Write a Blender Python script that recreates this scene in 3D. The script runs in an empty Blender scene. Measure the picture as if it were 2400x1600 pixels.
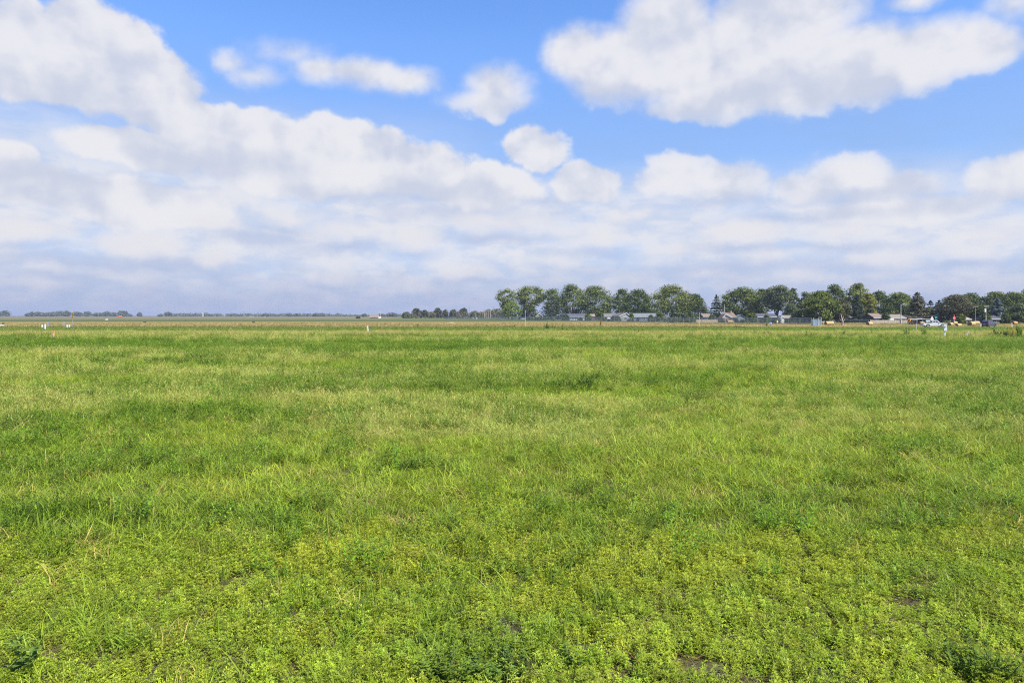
import bpy, bmesh, math, random
import numpy as np
from mathutils import Vector, Matrix

# ------------------------------------------------------------------ basics
sc = bpy.context.scene
col = sc.collection
R = math.radians
CAM_H = 3.2            # camera height in metres
F = 1600.0             # focal length in photo pixels (24 mm on 36 mm, 2400 px)
HZ = 739.0             # horizon row of the photo

def gy(py):            # ground distance seen at photo row py
    return CAM_H * F / (py - HZ)
def at(px, Y):         # lateral metres of photo column px at distance Y
    return (px - 1200.0) / F * Y
def zz(py, Y):         # height in metres of photo row py at distance Y
    return CAM_H - (py - HZ) / F * Y

def srgb(r, g, b):
    def f(c):
        c /= 255.0
        return c / 12.92 if c <= 0.04045 else ((c + 0.055) / 1.055) ** 2.4
    return (f(r), f(g), f(b))

# ------------------------------------------------------------------ node helpers
def new_mat(name):
    m = bpy.data.materials.new(name); m.use_nodes = True
    nt = m.node_tree; nt.nodes.clear()
    return m, nt
def N(nt, t, **kw):
    n = nt.nodes.new(t)
    for k, v in kw.items(): setattr(n, k, v)
    return n
def L(nt, a, b): nt.links.new(a, b)
def setin(nt, sock, v):
    if hasattr(v, 'is_output'): nt.links.new(v, sock)
    else: sock.default_value = v
def math_(nt, op, a, b=None, c=None, clamp=False):
    n = N(nt, 'ShaderNodeMath', operation=op); n.use_clamp = clamp
    setin(nt, n.inputs[0], a)
    if b is not None: setin(nt, n.inputs[1], b)
    if c is not None: setin(nt, n.inputs[2], c)
    return n.outputs[0]
def mixc(nt, fac, a, b, mode='MIX'):
    n = N(nt, 'ShaderNodeMix', data_type='RGBA', blend_type=mode)
    setin(nt, n.inputs[0], fac)
    for s, v in ((n.inputs[6], a), (n.inputs[7], b)):
        if hasattr(v, 'is_output'): nt.links.new(v, s)
        else: s.default_value = (*v, 1.0) if len(v) == 3 else v
    return n.outputs[2]
def sstep(nt, v, a, b, lo=0.0, hi=1.0):
    n = N(nt, 'ShaderNodeMapRange', interpolation_type='SMOOTHSTEP')
    setin(nt, n.inputs[0], v)
    n.inputs[1].default_value = a; n.inputs[2].default_value = b
    n.inputs[3].default_value = lo; n.inputs[4].default_value = hi
    return n.outputs[0]
def noise(nt, vec, scale, detail=3.0, rough=0.5, color=False):
    n = N(nt, 'ShaderNodeTexNoise'); n.inputs['Scale'].default_value = scale
    n.inputs['Detail'].default_value = detail; n.inputs['Roughness'].default_value = rough
    if vec is not None: L(nt, vec, n.inputs['Vector'])
    return n.outputs['Color' if color else 'Fac']
def vmul(nt, vec, s):
    n = N(nt, 'ShaderNodeVectorMath', operation='MULTIPLY'); L(nt, vec, n.inputs[0]); n.inputs[1].default_value = s
    return n.outputs[0]

MATS = {}
def plain(name, c, rough=0.6, metal=0.0, spec=0.4, var=0.25, scale=2.0, bump=0.0):
    """painted / wooden / metal surface with some procedural wear"""
    if name in MATS: return MATS[name]
    m, nt = new_mat(name)
    p = N(nt, 'ShaderNodeBsdfPrincipled'); o = N(nt, 'ShaderNodeOutputMaterial')
    tc = N(nt, 'ShaderNodeTexCoord')
    f = noise(nt, tc.outputs['Object'], scale, 4.0, 0.6)
    k = sstep(nt, f, 0.25, 0.75, 1.0 - var, 1.0 + var)
    cc = mixc(nt, 1.0, c, (0, 0, 0), 'MIX')
    n = N(nt, 'ShaderNodeVectorMath', operation='SCALE'); n.inputs[0].default_value = c; L(nt, k, n.inputs['Scale'])
    L(nt, n.outputs[0], p.inputs['Base Color'])
    p.inputs['Roughness'].default_value = rough; p.inputs['Metallic'].default_value = metal
    p.inputs['Specular IOR Level'].default_value = spec
    if bump:
        b = N(nt, 'ShaderNodeBump'); b.inputs['Strength'].default_value = bump
        L(nt, noise(nt, tc.outputs['Object'], scale * 8, 3.0), b.inputs['Height']); L(nt, b.outputs[0], p.inputs['Normal'])
    L(nt, p.outputs[0], o.inputs[0])
    MATS[name] = m
    return m

def leaf_mat(name, c1, c2, scale=0.5, transl=0.25, rough=0.55):
    """foliage: two tones mixed by clumps, some light through the leaves"""
    if name in MATS: return MATS[name]
    m, nt = new_mat(name)
    o = N(nt, 'ShaderNodeOutputMaterial'); p = N(nt, 'ShaderNodeBsdfPrincipled'); t = N(nt, 'ShaderNodeBsdfTranslucent')
    g = N(nt, 'ShaderNodeNewGeometry')
    f = noise(nt, g.outputs['Position'], scale, 3.0, 0.65)
    f = sstep(nt, f, 0.35, 0.68)
    a = N(nt, 'ShaderNodeAttribute', attribute_name='leafvar')
    f2 = math_(nt, 'MULTIPLY_ADD', a.outputs['Fac'], 0.6, math_(nt, 'MULTIPLY_ADD', f, 0.7, -0.15), clamp=True)
    c = mixc(nt, f2, c1, c2)
    L(nt, c, p.inputs['Base Color']); p.inputs['Roughness'].default_value = rough
    p.inputs['Specular IOR Level'].default_value = 0.10
    L(nt, c, t.inputs[0])
    mx = N(nt, 'ShaderNodeMixShader'); mx.inputs[0].default_value = transl
    L(nt, p.outputs[0], mx.inputs[1]); L(nt, t.outputs[0], mx.inputs[2]); L(nt, mx.outputs[0], o.inputs[0])
    MATS[name] = m
    return m

def field_leaf_mat(name, transl=0.3, rough=0.5, yellow=(1.25, 1.12, 0.9)):
    """grass blades: colour from the plant's own tint, varied leaf by leaf"""
    m, nt = new_mat(name)
    o = N(nt, 'ShaderNodeOutputMaterial'); p = N(nt, 'ShaderNodeBsdfPrincipled'); t = N(nt, 'ShaderNodeBsdfTranslucent')
    ti = N(nt, 'ShaderNodeAttribute', attribute_name='tint', attribute_type='INSTANCER')
    lv = N(nt, 'ShaderNodeAttribute', attribute_name='leafvar')
    k = math_(nt, 'MULTIPLY_ADD', lv.outputs['Fac'], 0.7, 0.65)
    n = N(nt, 'ShaderNodeVectorMath', operation='SCALE'); L(nt, ti.outputs['Vector'], n.inputs[0]); L(nt, k, n.inputs['Scale'])
    y = vmul(nt, n.outputs[0], yellow)
    c = mixc(nt, lv.outputs['Fac'], n.outputs[0], y)
    L(nt, c, p.inputs['Base Color']); p.inputs['Roughness'].default_value = rough; p.inputs['Specular IOR Level'].default_value = 0.18
    L(nt, vmul(nt, c, (1.1, 1.1, 0.7)), t.inputs[0])
    mx = N(nt, 'ShaderNodeMixShader'); mx.inputs[0].default_value = transl
    L(nt, p.outputs[0], mx.inputs[1]); L(nt, t.outputs[0], mx.inputs[2]); L(nt, mx.outputs[0], o.inputs[0])
    return m

# ------------------------------------------------------------------ object helpers
LABELS = {}
def tag(o, label=None, cat=None, group=None, kind=None):
    if label: o['label'] = label
    if cat: o['category'] = cat
    if group: o['group'] = group
    if kind: o['kind'] = kind
    if label:
        LABELS.setdefault(label, []).append((o.name, group))
    return o
def thing(name, label, cat, loc, rz=0.0, group=None):
    o = bpy.data.objects.new(name, None); o.empty_display_size = 0.5
    col.objects.link(o); o.location = loc; o.rotation_euler = (0, 0, rz)
    return tag(o, label, cat, group)
def copy_thing(root, loc, rz=0.0, scale=1.0, label=None, group=None):
    r = root.copy(); col.objects.link(r)
    r.location = loc; r.rotation_euler = (0, 0, rz)
    r.scale = scale if hasattr(scale, '__len__') else (scale,) * 3
    if label: tag(r, label, None, group)
    for ch in root.children:
        c = ch.copy(); col.objects.link(c); c.parent = r
        for g in ch.children:
            d = g.copy(); col.objects.link(d); d.parent = c
    return r

class MB:
    """collects simple shapes into ONE mesh"""
    def __init__(s): s.v = []; s.f = []
    def add(s, vs, fs):
        b = len(s.v); s.v += [tuple(map(float, p)) for p in vs]; s.f += [tuple(b + i for i in f) for f in fs]; return s
    def box(s, c, d, rz=0.0, top=1.0):
        x, y, z = (k / 2 for k in d); ca, sa = math.cos(rz), math.sin(rz)
        vs = []
        for dz in (-z, z):
            t = top if dz > 0 else 1.0
            for dx, dy in ((-x, -y), (x, -y), (x, y), (-x, y)):
                dx *= t; dy *= t
                vs.append((c[0] + dx * ca - dy * sa, c[1] + dx * sa + dy * ca, c[2] + dz))
        return s.add(vs, [(3, 2, 1, 0), (4, 5, 6, 7), (0, 1, 5, 4), (1, 2, 6, 5), (2, 3, 7, 6), (3, 0, 4, 7)])
    def prism(s, poly, y0, y1, axis='y'):
        n = len(poly)
        if axis == 'y': vs = [(a, y0, b) for a, b in poly] + [(a, y1, b) for a, b in poly]
        elif axis == 'x': vs = [(y0, a, b) for a, b in poly] + [(y1, a, b) for a, b in poly]
        else: vs = [(a, b, y0) for a, b in poly] + [(a, b, y1) for a, b in poly]
        fs = [tuple(range(n)), tuple(range(2 * n - 1, n - 1, -1))]
        fs += [(i, i + n, (i + 1) % n + n, (i + 1) % n) for i in range(n)]
        return s.add(vs, fs)
    def tube(s, pts, rads, n=6, caps=True):
        rings = []; b = len(s.v); P = [Vector(p) for p in pts]
        if not hasattr(rads, '__len__'): rads = [rads] * len(P)
        vs = []; fs = []
        for i, p in enumerate(P):
            d = (P[min(i + 1, len(P) - 1)] - P[max(i - 1, 0)]).normalized()
            u = d.cross(Vector((0, 0, 1)) if abs(d.z) < 0.9 else Vector((1, 0, 0))).normalized(); w = d.cross(u)
            for k in range(n):
                a = 2 * math.pi * k / n
                vs.append(p + (u * math.cos(a) + w * math.sin(a)) * rads[i])
        for i in range(len(P) - 1):
            for k in range(n):
                fs.append((i * n + k, i * n + (k + 1) % n, (i + 1) * n + (k + 1) % n, (i + 1) * n + k))
        if caps:
            fs.append(tuple(range(n - 1, -1, -1))); fs.append(tuple((len(P) - 1) * n + k for k in range(n)))
        return s.add(vs, fs)
    def build(s, name, mat, parent=None, smooth=False, bevel=0.0):
        me = bpy.data.meshes.new(name); me.from_pydata(s.v, [], s.f); me.update()
        bm = bmesh.new(); bm.from_mesh(me)
        bmesh.ops.recalc_face_normals(bm, faces=bm.faces)
        if bevel: bmesh.ops.bevel(bm, geom=bm.edges[:], offset=bevel, segments=2, affect='EDGES')
        bm.to_mesh(me); bm.free()
        if smooth: me.polygons.foreach_set('use_smooth', [True] * len(me.polygons))
        me.materials.append(mat)
        o = bpy.data.objects.new(name, me); col.objects.link(o)
        if parent: o.parent = parent
        return o

def mesh_np(name, verts, faces4, mat, var=None, link=True, parent=None):
    """quad mesh from numpy arrays with a per-face random value for colour variation"""
    me = bpy.data.meshes.new(name)
    nv, nf = len(verts), len(faces4)
    me.vertices.add(nv); me.vertices.foreach_set('co', np.asarray(verts, np.float32).ravel())
    k = faces4.shape[1]
    me.loops.add(nf * k); me.loops.foreach_set('vertex_index', faces4.astype(np.int32).ravel())
    me.polygons.add(nf); me.polygons.foreach_set('loop_start', np.arange(0, nf * k, k, dtype=np.int32))
    me.update(calc_edges=True)
    if var is not None:
        a = me.attributes.new('leafvar', 'FLOAT', 'FACE'); a.data.foreach_set('value', np.asarray(var, np.float32))
    me.materials.append(mat); me.validate()
    o = bpy.data.objects.new(name, me)
    if link: col.objects.link(o)
    if parent: o.parent = parent
    return o

# ------------------------------------------------------------------ camera, light, world
cam = bpy.data.cameras.new('camera'); co = bpy.data.objects.new('camera', cam); col.objects.link(co)
co.location = (0, 0, CAM_H); co.rotation_euler = (R(90), 0, 0)
cam.sensor_width = 36; cam.lens = 24; cam.shift_y = -(800 - HZ) / 2400.0
cam.clip_start = 0.1; cam.clip_end = 30000
sc.camera = co

SUN_AZ, SUN_EL = 132.0, 50.0           # clockwise from the view direction
sd = Vector((math.sin(R(SUN_AZ)) * math.cos(R(SUN_EL)), math.cos(R(SUN_AZ)) * math.cos(R(SUN_EL)), math.sin(R(SUN_EL))))
sun = bpy.data.lights.new('sun', 'SUN'); sun.energy = 5.0; sun.angle = R(0.55); sun.color = (1.0, 0.95, 0.87)
so = bpy.data.objects.new('sun', sun); col.objects.link(so); so.location = (60, -40, 80)
so.rotation_euler = sd.to_track_quat('Z', 'Y').to_euler()

sc.view_settings.view_transform = 'Standard'; sc.view_settings.look = 'None'
sc.view_settings.gamma = 1.0; sc.view_settings.use_curve_mapping = False
EXPO = 1.0
sc.view_settings.exposure = EXPO
EX = 2 ** EXPO
def scol(r, g, b):                      # radiance that shows as this sRGB value
    return tuple(c / EX for c in srgb(r, g, b))

#SKY_BEGIN
def build_world():
    w = bpy.data.worlds.new('World'); sc.world = w; w.use_nodes = True
    nt = w.node_tree; nt.nodes.clear()
    out = N(nt, 'ShaderNodeOutputWorld'); bg = N(nt, 'ShaderNodeBackground'); L(nt, bg.outputs[0], out.inputs[0])
    sky = N(nt, 'ShaderNodeTexSky', sky_type='NISHITA'); sky.sun_disc = False
    sky.sun_elevation = R(SUN_EL); sky.sun_rotation = R(SUN_AZ)
    sky.air_density = 1.0; sky.dust_density = 0.6; sky.ozone_density = 2.0
    tc = N(nt, 'ShaderNodeTexCoord'); d = tc.outputs['Generated']
    # direction -> azimuth u (0 straight ahead), height v above the horizon
    sep = N(nt, 'ShaderNodeSeparateXYZ'); L(nt, d, sep.inputs[0])
    x, y, z = sep.outputs
    u = math_(nt, 'ARCTAN2', x, y)
    hyp = math_(nt, 'SQRT', math_(nt, 'MULTIPLY_ADD', x, x, math_(nt, 'MULTIPLY', y, y)))
    v = math_(nt, 'DIVIDE', z, math_(nt, 'MAXIMUM', hyp, 0.02))
    uv = N(nt, 'ShaderNodeCombineXYZ'); L(nt, u, uv.inputs[0]); L(nt, v, uv.inputs[1])
    P = uv.outputs[0]
    # billowy edges: warp the cloud map with turbulence
    wn = N(nt, 'ShaderNodeTexNoise'); wn.inputs['Scale'].default_value = 11.0
    wn.inputs['Detail'].default_value = 7.0; wn.inputs['Roughness'].default_value = 0.57
    L(nt, P, wn.inputs['Vector'])
    sub = N(nt, 'ShaderNodeVectorMath', operation='SUBTRACT'); L(nt, wn.outputs['Color'], sub.inputs[0]); sub.inputs[1].default_value = (0.5, 0.5, 0.5)
    wv = N(nt, 'ShaderNodeVectorMath', operation='MULTIPLY_ADD'); L(nt, sub.outputs[0], wv.inputs[0]); wv.inputs[1].default_value = (0.058, 0.044, 0); L(nt, P, wv.inputs[2])
    Q = wv.outputs[0]
    wv2 = N(nt, 'ShaderNodeVectorMath', operation='MULTIPLY_ADD'); L(nt, sub.outputs[0], wv2.inputs[0]); wv2.inputs[1].default_value = (0.06, 0.012, 0); L(nt, P, wv2.inputs[2])
    def conv(px, py, rx, ry):
        uu = math.atan((px - 1200) / F); c = math.cos(uu)
        return uu, (HZ - py) / F * c, rx / F * c * c, ry / F * c
    def blobs(lst, base=-1.0):
        acc = None
        for (px, py, rx, ry, wgt) in lst:
            cu, cv, ru, rv = conv(px, py, rx * 1.18, ry * 1.18)
            m = N(nt, 'ShaderNodeVectorMath', operation='MULTIPLY_ADD'); L(nt, Q, m.inputs[0])
            m.inputs[1].default_value = (1 / ru, 1 / rv, 0); m.inputs[2].default_value = (-cu / ru, -cv / rv, 0)
            l = N(nt, 'ShaderNodeVectorMath', operation='LENGTH'); L(nt, m.outputs[0], l.inputs[0])
            f = math_(nt, 'MULTIPLY_ADD', l.outputs['Value'], -wgt, wgt)
            acc = f if acc is None else math_(nt, 'SMOOTH_MAX', acc, f, 0.12)
        return acc
    cum = [  # cumulus seen in the photo: centre, radii (photo pixels), strength
        (50, 110, 120, 120, 1.2), (235, 130, 150, 125, 1.3), (370, 205, 110, 95, 1.1), (120, 190, 170, 50, .9),
        (430, 270, 110, 55, 1.1), (560, 310, 150, 62, 1.1), (330, 345, 200, 45, 1.0), (820, 350, 150, 70, 1.2), (960, 395, 150, 62, 1.1),
        (700, 400, 260, 60, .9), (1120, 435, 150, 50, .9), (1370, 425, 80, 48, 1.1), (1250, 345, 82, 52, .85),
        (15, 385, 65, 52, 1.0), (120, 450, 190, 50, .9), (350, 480, 220, 55, .9),
        (1350, 128, 80, 72, 1.1), (1450, 150, 130, 85, 1.2), (1570, 80, 120, 140, 1.2), (1720, 150, 260, 115, 1.5), (1830, 50, 190, 120, 1.1),
        (1920, 165, 290, 95, 1.4), (2150, 135, 140, 82, 1.2), (2280, 118, 105, 66, 1.1), (1690, 235, 220, 42, .8),
        (745, 160, 66, 36, .62), (850, 170, 125, 38, .75), (960, 184, 74, 36, .75), (548, 136, 52, 26, .36), (602, 170, 52, 30, .36), (680, 122, 80, 30, .30),
        (1165, 205, 72, 48, .75), (1145, 238, 98, 34, .7), (2150, 0, 80, 26, .5), (2375, 15, 70, 42, .5),
        (1580, 412, 95, 48, .75), (1690, 430, 125, 44, .75), (1985, 402, 120, 48, .8), (1900, 425, 95, 38, .75), (2090, 432, 110, 42, .75),
        (2110, 490, 210, 32, .9), (2340, 420, 95, 50, .9), (2410, 395, 60, 40, .9)]
    low = [(60, 545, 140, 30, 1.0), (330, 570, 125, 40, 1.1), (505, 602, 48, 26, 1.0), (800, 540, 130, 34, .7), (965, 560, 62, 30, .8),
           (760, 642, 60, 16, .7), (1110, 640, 70, 16, .7), (1150, 520, 160, 32, .7), (1400, 560, 120, 30, .6), (1740, 548, 150, 30, .8), (1950, 545, 220, 30, .6), (130, 632, 110, 14, .5), (2250, 580, 180, 24, .5), (690, 505, 120, 26, .6), (480, 520, 90, 24, .6), (1290, 610, 90, 18, .5), (1560, 590, 110, 20, .55), (1820, 600, 130, 20, .5), (2080, 610, 120, 18, .5), (2330, 540, 110, 26, .6), (1480, 500, 90, 24, .5), (1640, 640, 80, 14, .5), (950, 650, 70, 12, .45), (560, 650, 60, 12, .4), (2350, 630, 80, 14, .4), (1900, 655, 90, 12, .4)]
    grey = [(90, 215, 190, 45, .9), (330, 290, 190, 40, .8), (560, 380, 260, 40, .7), (900, 450, 260, 36, .8), (1700, 245, 260, 45, .9), (1480, 215, 170, 40, .7), (1550, 60, 90, 60, .5),
            (2050, 205, 200, 40, .6), (1150, 260, 90, 26, .8), (1690, 470, 130, 24, .8), (2000, 455, 180, 24, .7), (2370, 455, 110, 28, .7), (2360, 350, 90, 30, .5),
            (250, 430, 260, 26, .5), (1080, 500, 200, 30, .7), (1250, 470, 160, 20, .5), (300, 615, 420, 22, 1.1), (620, 555, 160, 20, .9), (1700, 630, 500, 24, .7), (1900, 510, 280, 20, .6)]
    grey += [(px, py + ry * 1.25, rx * 1.15, max(12, ry * .6), .75) for (px, py, rx, ry, w_) in low[:14]]
    fine = noise(nt, P, 24.0, 4.5, 0.5)
    # relief of the billows, lit from above right
    r1 = noise(nt, Q, 9.0, 3.5, 0.45)
    off = N(nt, 'ShaderNodeVectorMath', operation='ADD'); L(nt, Q, off.inputs[0]); off.inputs[1].default_value = (0.010, 0.026, 0)
    r2 = noise(nt, off.outputs[0], 9.0, 3.5, 0.45)
    relief = math_(nt, 'SUBTRACT', r1, r2)
    fc = math_(nt, 'MULTIPLY_ADD', fine, 1.0, -0.5)
    fcum = math_(nt, 'MULTIPLY_ADD', fc, 0.42, blobs(cum))
    # crisp tops on the nearer bank at the left, softer elsewhere
    crisp = math_(nt, 'MAXIMUM', sstep(nt, u, -0.36, -0.46), math_(nt, 'MULTIPLY', sstep(nt, v, 0.33, 0.27), sstep(nt, u, 0.42, 0.0, 0.55, 1.0)))
    a_cum = mixc(nt, crisp, sstep(nt, fcum, -0.16, 0.54), sstep(nt, math_(nt, 'MULTIPLY_ADD', fc, 0.35, fcum), -0.02, 0.24))
    a_cum = math_(nt, 'MULTIPLY', a_cum, 1.0)
    # flat layers towards the horizon: noise stretched sideways
    st = N(nt, 'ShaderNodeVectorMath', operation='MULTIPLY'); L(nt, wv2.outputs[0], st.inputs[0]); st.inputs[1].default_value = (1.0, 2.5, 1.0)
    n_str = noise(nt, st.outputs[0], 7.0, 6.0, 0.55)
    n_str2 = noise(nt, st.outputs[0], 17.0, 5.0, 0.55)
    veil = sstep(nt, math_(nt, 'MULTIPLY_ADD', u, 0.035, v), (HZ - 355) / F, (HZ - 500) / F)
    # the bank reaches higher on the left
    left = sstep(nt, u, 0.05, -0.25)
    veil_l = sstep(nt, v, (HZ - 230) / F, (HZ - 430) / F)
    vv = math_(nt, 'MAXIMUM', veil, math_(nt, 'MULTIPLY', left, math_(nt, 'MULTIPLY', veil_l, 0.75)))
    vn = sstep(nt, n_str, 0.26, 0.55, 0.66, 1.0)
    a_veil = math_(nt, 'MULTIPLY', vv, vn)
    # clear sky: the Nishita sky, cooled to the photo's blue
    sc_ = N(nt, 'ShaderNodeVectorMath', operation='SCALE'); L(nt, sky.outputs[0], sc_.inputs[0]); sc_.inputs['Scale'].default_value = 0.10
    clear = vmul(nt, sc_.outputs[0], SKY_TINT)
    # a thin bright film in the blue, stronger to the right and lower down
    film = math_(nt, 'MULTIPLY', sstep(nt, v, 0.46, 0.27), sstep(nt, n_str, 0.35, 0.75, 0.8, 1.0))
    clear = mixc(nt, math_(nt, 'MULTIPLY', film, 0.95), clear, mixc(nt, sstep(nt, v, 0.34, 0.20), scol(138, 180, 246), scol(154, 189, 241)))
    # layer colours
    greyf = math_(nt, 'MULTIPLY_ADD', fc, 0.9, blobs(grey))
    gmask = sstep(nt, greyf, -0.15, 0.75)
    lit = math_(nt, 'MULTIPLY_ADD', fc, 0.5, math_(nt, 'MULTIPLY', relief, 1.0))
    lit = math_(nt, 'MULTIPLY_ADD', gmask, -0.15, lit)
    white = mixc(nt, sstep(nt, lit, -0.22, 0.10), scol(204, 211, 229), scol(236, 236, 241))
    lowc = mixc(nt, sstep(nt, math_(nt, 'MULTIPLY_ADD', relief, 0.8, n_str2), 0.32, 0.62), scol(203, 215, 238), scol(229, 231, 239))
    lowc = mixc(nt, math_(nt, 'MULTIPLY', gmask, 0.75), lowc, scol(186, 199, 228))
    c = mixc(nt, a_veil, clear, lowc)
    c = mixc(nt, math_(nt, 'MULTIPLY', a_cum, 0.97), c, white)
    a_low = sstep(nt, math_(nt, 'MULTIPLY_ADD', fc, 0.7, blobs(low)), -0.05, 0.7)
    c = mixc(nt, math_(nt, 'MULTIPLY', a_low, 0.85), c, scol(232, 231, 236))
    # dim lavender layer just above the horizon
    hz = sstep(nt, math_(nt, 'MULTIPLY_ADD', fc, 0.05, v), (HZ - 600) / F, (HZ - 728) / F)
    hzc = mixc(nt, sstep(nt, n_str2, 0.35, 0.75), scol(171, 185, 218), scol(186, 193, 220))
    c = mixc(nt, math_(nt, 'MULTIPLY', hz, 0.92), c, hzc)
    c = mixc(nt, sstep(nt, v, 0.0, -0.05), c, (0.05, 0.08, 0.03))
    L(nt, c, bg.inputs[0]); bg.inputs[1].default_value = 1.0
    w.cycles.sampling_method = 'MANUAL'; w.cycles.sample_map_resolution = 512
SKY_TINT = (0.68, 0.93, 1.28)
build_world()
#SKY_END

# ------------------------------------------------------------------ ground
def band_ramp():
    """vegetation strips of the plain by distance (metres), real-world albedo"""
    K = 2.9
    rows = [  # photo row of the strip edge, colour as seen in sun
        (740.0, (166, 156, 150)), (741.5, (172, 158, 138)), (744.5, (176, 164, 124)), (747.5, (158, 158, 104)), (749.6, (150, 154, 98)),
        (750.4, (104, 126, 76)), (752.6, (112, 132, 74)), (753.6, (190, 172, 98)), (756.5, (202, 176, 102)), (760, (190, 168, 104)), (764, (172, 154, 104)),
        (766.8, (160, 148, 92)), (768.4, (112, 138, 60)), (776.0, (118, 148, 60)), (779.2, (130, 150, 64)), (780.8, (182, 170, 104)), (786, (168, 166, 88)),
        (792, (150, 162, 72)), (800, (126, 148, 56)), (840, (110, 134, 46))]
    return [((py - 739.5) / 100.5, tuple(c / K for c in srgb(*c))) for py, c in rows]

def ground_mat():
    m, nt = new_mat('field_ground')
    o = N(nt, 'ShaderNodeOutputMaterial'); p = N(nt, 'ShaderNodeBsdfPrincipled')
    g = N(nt, 'ShaderNodeNewGeometry'); sep = N(nt, 'ShaderNodeSeparateXYZ'); L(nt, g.outputs['Position'], sep.inputs[0])
    st = vmul(nt, g.outputs['Position'], (0.25, 1.0, 1.0))
    wob = math_(nt, 'SUBTRACT', noise(nt, st, 0.02, 4.0, 0.6), 0.5)
    inv = math_(nt, 'DIVIDE', CAM_H * F, math_(nt, 'MAXIMUM', sep.outputs[1], 20.0))
    inv = math_(nt, 'MULTIPLY', inv, math_(nt, 'MULTIPLY_ADD', wob, 0.22, 1.0))
    t = math_(nt, 'DIVIDE', math_(nt, 'SUBTRACT', inv, 0.5), 100.5, clamp=True)
    rp = N(nt, 'ShaderNodeValToRGB'); L(nt, t, rp.inputs[0])
    e = rp.color_ramp.elements
    rows = band_ramp()
    e[0].position, e[0].color = rows[0][0], (*rows[0][1], 1); e[1].position, e[1].color = rows[-1][0], (*rows[-1][1], 1)
    for pos, c in rows[1:-1]:
        k = e.new(pos); k.color = (*c, 1)
    # patches of drier and greener growth, mottling
    n1 = sstep(nt, noise(nt, st, 0.11, 4.0, 0.6), 0.35, 0.68)
    c = mixc(nt, math_(nt, 'MULTIPLY', n1, 0.5), rp.outputs[0], mixc(nt, 0.5, rp.outputs[0], tuple(k / 2.9 for k in srgb(120, 138, 62))))
    n2 = noise(nt, g.outputs['Position'], 1.7, 4.0, 0.7)
    k = N(nt, 'ShaderNodeVectorMath', operation='SCALE'); L(nt, c, k.inputs[0]); L(nt, sstep(nt, n2, 0.3, 0.75, 0.7, 1.25), k.inputs['Scale'])
    # bare soil with litter under the near grass
    near = sstep(nt, sep.outputs[1], 75.0, 30.0)
    soil = mixc(nt, sstep(nt, noise(nt, g.outputs['Position'], 6.0, 5.0, 0.65), 0.35, 0.7), (0.045, 0.042, 0.020), (0.085, 0.085, 0.032))
    c = mixc(nt, near, k.outputs[0], soil)
    L(nt, c, p.inputs['Base Color']); p.inputs['Roughness'].default_value = 0.95; p.inputs['Specular IOR Level'].default_value = 0.1
    L(nt, p.outputs[0], o.inputs[0])
    return m

gm = MB()
xs = [-9000, -2500, -600, -150, -40, 0, 40, 150, 600, 2500, 9000]
ys = [-9000, -200, -30, 0, 10, 30, 60, 120, 240, 500, 1200, 3000, 8500]
gv = [(x, y, 0.0) for y in ys for x in xs]
nx = len(xs)
gf = [(j * nx + i, j * nx + i + 1, (j + 1) * nx + i + 1, (j + 1) * nx + i) for j in range(len(ys) - 1) for i in range(nx - 1)]
gm.add(gv, gf)
tag(gm.build('ground', ground_mat()), 'flat grassy plain reaching to the far horizon', 'ground', kind='structure')

# pale gravel road running behind the green verge on the right
def road_mat(): return plain('gravel', tuple(c / 2.9 for c in srgb(214, 200, 168)), 0.95, spec=0.1, var=0.15, scale=0.8)
rm = MB()
pts = [(1640, 763.8), (1800, 764.6), (1950, 765.6), (2100, 766.4), (2250, 767.0), (2420, 767.6), (2900, 769)]
cl = [(at(px, gy(py)), gy(py)) for px, py in pts]
vs = []
for i, (x, y) in enumerate(cl):
    vs += [(x, y - 3.0, 0.03), (x, y + 4.0, 0.03)]
rm.add(vs, [(2 * i, 2 * i + 2, 2 * i + 3, 2 * i + 1) for i in range(len(cl) - 1)])
tag(rm.build('gravel_road', road_mat()), 'pale gravel road along the right side of the field', 'road', kind='structure')
rm = MB()
vs = []
for px, py in [(-500, 757.6), (0, 757.6), (40, 757.5), (75, 757.4), (110, 757.4)]:
    Y = gy(py); vs += [(at(px, Y), Y - 3.0, 0.03), (at(px, Y), Y + 3.0, 0.03)]
rm.add(vs, [(2 * i, 2 * i + 2, 2 * i + 3, 2 * i + 1) for i in range(4)])
tag(rm.build('farm_track', plain('track', tuple(c / 2.9 for c in srgb(196, 200, 178)), 0.95, spec=0.1, var=0.12, scale=.5)), 'pale farm track crossing the far left of the plain', 'track', kind='structure')

# shaded green yards behind the fence
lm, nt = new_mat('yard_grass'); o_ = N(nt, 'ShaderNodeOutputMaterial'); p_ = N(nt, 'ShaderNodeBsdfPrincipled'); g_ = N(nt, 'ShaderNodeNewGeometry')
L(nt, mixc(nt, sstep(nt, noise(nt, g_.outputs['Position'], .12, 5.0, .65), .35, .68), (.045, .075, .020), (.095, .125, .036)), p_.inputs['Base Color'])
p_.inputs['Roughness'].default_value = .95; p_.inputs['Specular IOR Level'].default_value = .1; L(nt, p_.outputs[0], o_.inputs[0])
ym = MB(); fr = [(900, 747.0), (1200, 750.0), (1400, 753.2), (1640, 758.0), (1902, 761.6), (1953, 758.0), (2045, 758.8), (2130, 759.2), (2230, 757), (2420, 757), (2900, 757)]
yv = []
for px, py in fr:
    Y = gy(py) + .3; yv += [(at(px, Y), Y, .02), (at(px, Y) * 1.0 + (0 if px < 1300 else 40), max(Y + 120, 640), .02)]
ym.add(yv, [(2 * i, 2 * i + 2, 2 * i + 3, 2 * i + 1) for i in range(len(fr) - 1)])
tag(ym.build('yard_lawn', lm), 'shaded green lawns around the houses behind the fence', 'lawn', kind='structure')

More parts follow.
